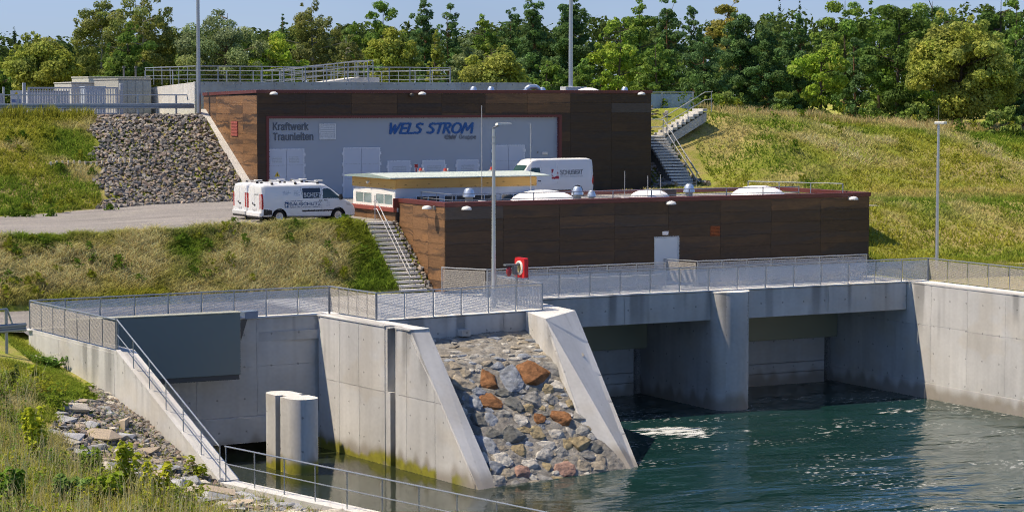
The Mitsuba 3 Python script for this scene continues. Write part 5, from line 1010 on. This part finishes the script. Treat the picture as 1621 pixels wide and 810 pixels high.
# ------------------------------------------------------------------ grass
def blades(x, y, z, h, w, col, r, lean=.35, segs=2, tipc=1.15):
    n = len(x); a = r.uniform(0, 6.283, n); b = r.uniform(0, 6.283, n); dx, dy = np.cos(a), np.sin(a); base = np.c_[x, y, z]; ws = np.c_[dx, dy, dx * 0] * (w / 2)[:, None]
    ln = np.c_[np.cos(b), np.sin(b), b * 0] * (h * r.uniform(.1, 1, n) * lean)[:, None]; up = np.c_[x * 0, x * 0, h]
    if segs == 1:
        v = np.stack([base - ws, base + ws, base + up + ln], 1).reshape(-1, 3); q = np.arange(n) * 3; f = np.c_[q, q + 1, q + 2]; cc = np.stack([col * .85, col * .85, col * tipc], 1).reshape(-1, 3)
    else:
        m = base + up * .58 + ln * .35
        v = np.stack([base - ws, base + ws, m - ws * .75, m + ws * .75, base + up * .96 + ln * 1.2], 1).reshape(-1, 5 * 3).reshape(-1, 3); q = np.arange(n) * 5
        f = np.vstack([np.c_[q, q + 1, q + 3], np.c_[q, q + 3, q + 2], np.c_[q + 2, q + 3, q + 4]]); cc = np.stack([col * .85, col * .85, col, col, col * tipc], 1).reshape(-1, 3)
    return v, f, np.clip(cc, .003, .6)
GREEN, YGREEN, STRAW, RUSTY = np.array((.100, .150, .020)), np.array((.190, .195, .030)), np.array((.36, .30, .15)), np.array((.29, .20, .095))
def patchy(x, y, r, straw, scale=.35, rusty=0):
    n = mfbm(np.stack([x * scale, y * scale, x * 0 + 3], -1), 4, 21); m = mfbm(np.stack([x * .16, y * .16, x * 0], -1), 3, 33)
    s = np.clip((n - (.62 - np.asarray(straw))) * 5, 0, 1)[:, None]; g = np.clip((m - .42) * 5, 0, 1)[:, None]
    c = (GREEN * (1 - g) + YGREEN * g) * (1 - s) + STRAW * s; q = np.asarray(rusty)
    if np.any(q > 0): c = c * (1 - q[:, None]) + (RUSTY * .6 + STRAW * .4) * q[:, None]
    return c * 1.95 * r.uniform(.65, 1.25, (len(x), 1)), s[:, 0]
def grass(label, x, y, zf, hr, wr, straw, seed, segs=2, lean=.45, rusty=0, scale=.35, name='grass', hmul=None):
    r = np.random.default_rng(seed); c, s = patchy(x, y, r, straw, scale, rusty); clump = .55 + .9 * mnoise(np.stack([x * 1.6, y * 1.6, x * 0], -1), 4)
    h = r.uniform(*hr, len(x)) * clump * (1 + .25 * s); w = r.uniform(*wr, len(x))
    if hmul is not None: h = h * hmul
    v, f, cc = blades(x, y, zf(x, y) - .03, h, w, c, r, lean + .0, segs)
    put(key(name), (v, f), 'leaf', cc, label=label, category='grass', kind='stuff')
r = np.random.default_rng(5)
# bank between the deck and the terrace
n = 62000; x = r.uniform(14, 43.35, n); t = r.uniform(0, 1, n); top = lerp(x, [24, 30, 43], [99.2, 98.9, 98.35]); y = 94.35 + (top - 94.35) * t
straw = .17 + .14 * np.exp(-((t - .5) / .35) ** 2) * (x < 42) - .06 * (x > 41.5) * (t < .8)
grass('long matted straw-coloured grass on the bank below the parked vans', x, y, height, (.16, .40), (.03, .06), straw, 51, lean=1.7)
n = 9000; x = r.uniform(18, 43.3, n); y = lerp(x, [24, 30, 43], [99.0, 98.7, 98.1]) + r.normal(size=n) * .22
grass('green weedy grass fringe along the edge of the terrace yard', x, y, height, (.08, .30), (.03, .05), .08, 52, lean=.8)
# upper left bank
n = 44000; x = r.uniform(20, 40.2, n); toe = bank2_toe(x); y = toe + .1 + (130.0 - toe) * r.uniform(0, 1, n); m = x < 36.9 + (y - 118.7) * .255; x, y = x[m], y[m]
grass('green and yellow grass on the upper left slope beside the rocks', x, y, height, (.12, .32), (.035, .07), .06, 53, lean=1.2)
n = 5000; x = r.uniform(20, 40, n); y = 129.9 + r.normal(size=n) * .3
grass('tall grass fringe at the plateau edge under the guard rail', x, y, height, (.3, .75), (.03, .05), .0, 54, lean=.4)
# right hill
n = 230000; x = 68 + 60 * r.uniform(0, 1, n) ** 1.1; y = r.uniform(94.5, 142, n); m = ~((y > 98) & (y < 121.9) & (x < 70.2)) & ~((y > 119.8) & (x < 77.2 + .25 * np.maximum(y - 119, 0) * (y < 131))) & (x > 69.3)
m &= ~((y > 128.5) & (y < 132) & (x < 83.2)); m &= ~((y > 124.7) & (y < 126.7) & (x < 80.3)) & ~((y > 120) & (y < 126.8) & (x < 77.0)); x, y = x[m], y[m]
straw = .035 + .20 * np.exp(-((x - 84) / 6) ** 2 - ((y - 121) / 4) ** 2); rust_ = np.clip(1 - np.abs(y - 110) / 5.0, 0, 1) * .7 * np.clip((x - 72) / 6, 0, 1) + .8 * np.clip((y - 126.5 - 2 * np.sin(x * .3)) / 5, 0, 1) * np.clip((x - 79) / 8, 0, 1)
grass('meadow grass of the right hill, green on the slopes and brown on the ledges', x, y, height, (.10, .30), (.06, .11), straw, 55, segs=1, lean=1.5, rusty=np.clip(rust_ * r.uniform(.3, 1.2, len(x)), 0, 1), scale=.25)
n = 24000; x = 83 + 44 * r.uniform(0, 1, n); y = 128 + 12 * r.uniform(0, 1, n)
grass('tall dry reddish grass along the crest of the right hill', x, y, height, (.2, .5), (.03, .05), .3, 56, lean=.5, rusty=np.full(n, .85))
# near bank
def in_front(x, y): return (x > .18 * y - .5) & (x < quay_x(y))
n = 235000; y = 44 + 46 * r.uniform(0, 1, n) ** .85; x = quay_x(y) - .2 - r.uniform(0, 1, n) * lerp(y, [44, 60, 90], [19, 15, 11]); d = quay_x(y) - x
m = in_front(x, y) & ((d > lerp(y, [44, 62, 70, 73.5, 75.5, 90], [8.2, 5.3, 4.0, 2.3, .0, .0]) + np.where(y > 75, 0, .8) * (mnoise(np.stack([x * .9, y * .9, x * 0], -1), 3) - .3)) | (r.uniform(0, 1, n) < .05)) & ~((y > 80.5) & (x < 22.6) & (y > 80.5 + (22.6 - x) * .1))
x, y, d = x[m], y[m], d[m]
straw = .02 + .15 * np.exp(-((d - 5.2) / 1.3) ** 2) * (y < 74) - .06 * (y > 76)
grass('wild grass and dry stalks covering the near bank left of the wing wall', x, y, near_bank, (.08, .28), (.014, .03), straw, 57, lean=1.2, scale=.5, hmul=np.where(y > 74, .75, 1.25))
n = 6500; y = 45 + 30 * r.uniform(0, 1, n); d = lerp(y, [44, 62, 70, 76], [9, 6.2, 4.6, 2.5]) + 9 * r.uniform(0, 1, n); x = quay_x(y) - d; m = in_front(x, y); x, y = x[m], y[m]
grass('thin dry seed stalks standing above the grass on the near bank', x, y, near_bank, (.45, .95), (.012, .018), .45, 58, lean=.35)
n = 26000; x = r.uniform(68.8, 78, n); y = r.uniform(88, 95.5, n); grass('short grass on the ground behind the right river wall', x, y, lambda a, b: a * 0 - .05, (.15, .4), (.04, .06), .02, 59, segs=1)

# ------------------------------------------------------------------ weeds on the near bank
def weed(x, y, H, n_st, leafs, lc, r, spread=.25):
    z = float(near_bank(x, y)); st, P, N, C = [], [], [], []
    for i in range(n_st):
        b = r.normal(size=2) * spread * .35; t = b + r.normal(size=2) * spread; h = H * r.uniform(.6, 1); p0 = np.array([x + b[0], y + b[1], z - .05]); p1 = np.array([x + t[0], y + t[1], z + h]); st.append(tube(p0, p1, .011, 5, .004))
        k = int(leafs * h); u = r.uniform(.18, 1.02, k); a = r.uniform(0, 6.283, k); out = np.c_[np.cos(a), np.sin(a), r.uniform(-.1, .5, k)]
        P.append(p0 + (p1 - p0) * u[:, None] + out * (.07 + .17 * (1 - u))[:, None]); nn = np.c_[np.cos(a) * .45, np.sin(a) * .45, np.full(k, .85)] + r.normal(size=(k, 3)) * .25; N.append(nn / np.linalg.norm(nn, axis=1, keepdims=True)); C.append(np.array(lc) * r.uniform(.7, 1.3, (k, 1)) * (1 + .5 * u[:, None]))
    return join(st), np.vstack(P), np.vstack(N), np.vstack(C)
WEEDS = [(17.98, 64.4, 1.75, 6, 80, (.30, .34, .03), 'tall yellow-green leafy plant near the left picture edge'), (14.9, 55.6, .95, 7, 90, (.10, .18, .025), 'bushy green plant in the lower left corner of the picture'), (16.25, 56.0, .9, 7, 90, (.12, .19, .05), 'grey-green broad plant at the bottom left of the grass'),
         (18.5, 57.6, 1.6, 5, 74, (.28, .32, .03), 'leafy yellow-green plant with dark stems at the bottom of the grass, centre'), (18.95, 56.6, 1.25, 5, 70, (.30, .32, .03), 'yellow-green plant just right of the dark-stemmed one'), (19.9, 56.6, .8, 3, 60, (.21, .25, .025), 'small yellow-green plant beside the lowest stones'),
         (17.5, 55.9, .8, 7, 80, (.18, .25, .025), 'low green plant at the bottom edge of the picture'), (22.6, 74.9, .55, 3, 40, (.16, .21, .025), 'slim plant at the upper edge of the stones, right one'), (20.9, 71.76, .9, 3, 46, (.15, .21, .025), 'slim plant at the upper edge of the stones, left one'),
         (19.89, 74.2, 1.0, 3, 50, (.09, .12, .025), 'dark slim weed standing in the grass at the left edge'), (21.7, 77.6, .5, 4, 60, (.21, .25, .025), 'small plant at the top left of the near bank'), (23.75, 66.7, .7, 3, 56, (.21, .25, .025), 'sapling among the stones at the end of the stair wall'),
         (18.96, 62.0, 1.0, 6, 70, (.14, .21, .03), 'mid green plant right of the tall yellow-green one'), (23.3, 81.3, .42, 9, 70, (.11, .20, .04), 'low round green plant with pale flowers beside the wing wall')]
r = np.random.default_rng(91)
for x, y, H, n_st, lf, lc, lab in WEEDS:
    k = thing('weed', lab, 'weed', 'leafy weeds on the near bank'); st, P, N, C = weed(x, y, H, n_st, lf, lc, r); part(k, 'stem', st, 'matte', (.10, .07, .03)); v, f, c = leaf_cards(P, N, .19, C, r); part(k, 'leaves', (v, f), 'leaf', c)
    if 'flowers' in lab: p = np.c_[x + r.normal(size=60) * .35, y + r.normal(size=60) * .3, near_bank(x, y) + .45 + r.normal(size=60) * .03]; v, f, c = leaf_cards(p, np.tile([0, 0, 1.], (60, 1)), .13, np.tile([.5, .52, .42], (60, 1)), r); part(k, 'flowers', (v, f), 'leaf', c, kind='stuff')
ST, P, N, C = [], [], [], []
for i in range(520):
    y = 46 + 38 * r.uniform(); x = float(quay_x(y)) - lerp(y, [44, 62, 70, 74, 76], [9, 6.2, 4.8, 3, 1]) - r.uniform(0, 1) * (9.5 if y < 72 else 2.5)
    if x < .2 * y or y > 75: continue
    s = weed(x, y, r.uniform(.3, .85), 3, 34, [(.19, .24, .025), (.11, .18, .028), (.24, .25, .026), (.12, .16, .03)][r.integers(4)], r, .22); ST.append(s[0]); P.append(s[1]); N.append(s[2]); C.append(s[3])
v, f, c = leaf_cards(np.vstack(P), np.vstack(N), .115, np.vstack(C), r)
put('undergrowth', (v, f), 'leaf', c, label='small leafy weeds scattered through the grass of the near bank', category='weeds', kind='stuff'); put('undergrowth_stalks', join(ST), 'matte', (.11, .09, .035), label='thin brown stalks of the small weeds on the near bank', category='weeds', kind='stuff')
for nm, lab, (xa, xb, ya, yb), cnt, fn, hh in (('hill_weeds', 'small yellow-green saplings scattered over the right hill', (80, 118, 112, 134), 60, height, .9), ('bank_weeds', 'dark green weeds scattered over the left grass banks', (22, 43, 94.6, 98.8), 70, height, .5), ('slope_weeds', 'leafy weeds on the upper left slope', (24, 38, 115, 128), 45, height, .6)):
    P, N, C = [], [], []
    for i in range(cnt):
        x, y = r.uniform(xa, xb), r.uniform(ya, yb); H = hh * r.uniform(.5, 1.3); z = float(fn(x, y)); m = 60; u = r.uniform(0, 1, m); P.append(np.c_[x + r.normal(size=m) * .22 * (1.1 - u), y + r.normal(size=m) * .22, z + u * H]); nn = r.normal(size=(m, 3)) + [0, 0, 1]; N.append(nn / np.linalg.norm(nn, axis=1, keepdims=True)); C.append(np.array([(.22, .25, .03), (.10, .17, .022)][r.integers(2)]) * r.uniform(.7, 1.25, (m, 1)))
    v, f, c = leaf_cards(np.vstack(P), np.vstack(N), .2, np.vstack(C), r); put(nm, (v, f), 'leaf', c, label=lab, category='weeds', kind='stuff')

# ------------------------------------------------------------------ loose rocks and stones
def rock(r, n=11): p = r.normal(size=(n, 3)); p /= np.linalg.norm(p, axis=1, keepdims=True); return hull(p * r.uniform(.7, 1.1, (n, 1)))
r = np.random.default_rng(14); ROCKS = [rock(r) for i in range(24)]
def rock_at(p, s, r, flat=.75):
    q, _ = np.linalg.qr(r.normal(size=(3, 3))); v, f = ROCKS[r.integers(24)]; v = (v @ q) * np.array([1, 1, flat]) * s; return v @ rz(r.uniform(0, 6.28)).T + p, f
def rock_col(r): return np.array([(.27, .25, .23), (.20, .195, .19), (.30, .25, .21), (.16, .16, .165), (.33, .31, .28), (.26, .21, .175)][r.integers(6)]) * r.uniform(.7, 1.15)
def rock_field(holder, pts, zf, sr, r, n_parts, flat=.75, cols=rock_col):
    meshes = []
    for i, (x, y) in enumerate(pts):
        s = r.uniform(*sr); z = float(zf(x, y)); m = rock_at(np.array([x, y, z + s * .25]), s, r, flat); meshes.append((s, m, cols(r)))
    meshes.sort(key=lambda q: -q[0])
    for s, m, c in meshes[:n_parts]: part(holder, 'stone', m, 'matte', c)
    rest = meshes[n_parts:]
    if rest: part(holder, 'small_stones', join([m for s, m, c in rest]), 'matte', np.vstack([np.tile(c, (len(m[0]), 1)) for s, m, c in rest]), kind='stuff')
k = thing('rock_slope', 'slope of loose grey and tan broken rock left of the upper building', 'rock slope')
pts = []
for yy in np.arange(117.6, 130.3, .20):
    for xx in np.arange(36.5, 47.0, .21):
        x, y = xx + r.uniform(-.1, .1), yy + r.uniform(-.1, .1)
        if x > 36.9 + (y - 118.7) * .255 + .35 * math.sin(y * 2) and bank2_toe(x) - .3 < y and x < 46.62: pts.append((x, y))
rock_field(k, pts, lambda x, y: height(x, y) + .03, (.115, .205), r, 280)
k = thing('stair_rocks', 'broken rocks edging the right stair and filling the shade behind the building', 'rocks')
pts = [(76.75 + r.normal() * .16, y + r.normal() * .1) for y in np.arange(120.3, 126.4, .12)] + [(x, y) for x in np.arange(73.85, 74.95, .26) for y in np.arange(120.8, 126.5, .24)] + [(x, 126.9 + r.normal() * .2) for x in np.arange(74, 77, .2)] + [(x, 128.5 + r.uniform(0, 2)) for x in np.arange(74, 79, .16)]
rock_field(k, pts, lambda x, y: height(x, y) + .12, (.12, .24), r, 90)
k = thing('stair_rocks', 'strip of broken rocks between the left stair and the sunlit rusty wall', 'rocks')
rock_field(k, [(44.96 + r.normal() * .06, y + r.normal() * .05) for y in np.arange(94.1, 98.2, .07)], lambda x, y: -.1 + (y - 94.1) * .76, (.09, .17), r, 40)
k = thing('bank_stones', 'large flat paving stones and rubble along the foot of the wing wall', 'stones')
big_, cnt = [], 0
def bc(r): return np.array([(.36, .37, .39), (.42, .40, .36), (.39, .33, .26), (.30, .31, .33), (.47, .44, .38)][r.integers(5)]) * r.uniform(.8, 1.1)
while cnt < 9000 and len(big_) < 330:
    cnt += 1; y = r.uniform(50, 77.5); w_ = lerp(y, [44, 62, 70, 73.5, 75.5, 77.5], [8.2, 5.3, 4.1, 2.5, .5, .2]); d = r.uniform(.25, 1) * w_; x = float(quay_x(y)) - d; s = r.uniform(.28, .85) * (1 if d > .9 else .45)
    if any((x - a) ** 2 + (y - b) ** 2 < (s + q) ** 2 * .55 for a, b, q in big_): continue
    big_.append((x, y, s))
for x, y, s in big_: part(k, 'stone', rock_at(np.array([x, y, float(near_bank(x, y)) + s * .10]), s, r, .32), 'matte', bc(r))
pts = []
for i in range(6000):
    y = r.uniform(50, 78); w_ = lerp(y, [44, 62, 70, 73.5, 75.5, 78], [8.2, 5.3, 4.1, 2.5, .5, .3]); d = r.uniform(.02, 1) ** 1.3 * w_; pts.append((float(quay_x(y)) - d - .05, y))
rock_field(k, pts, near_bank, (.05, .15), r, 0, .7)
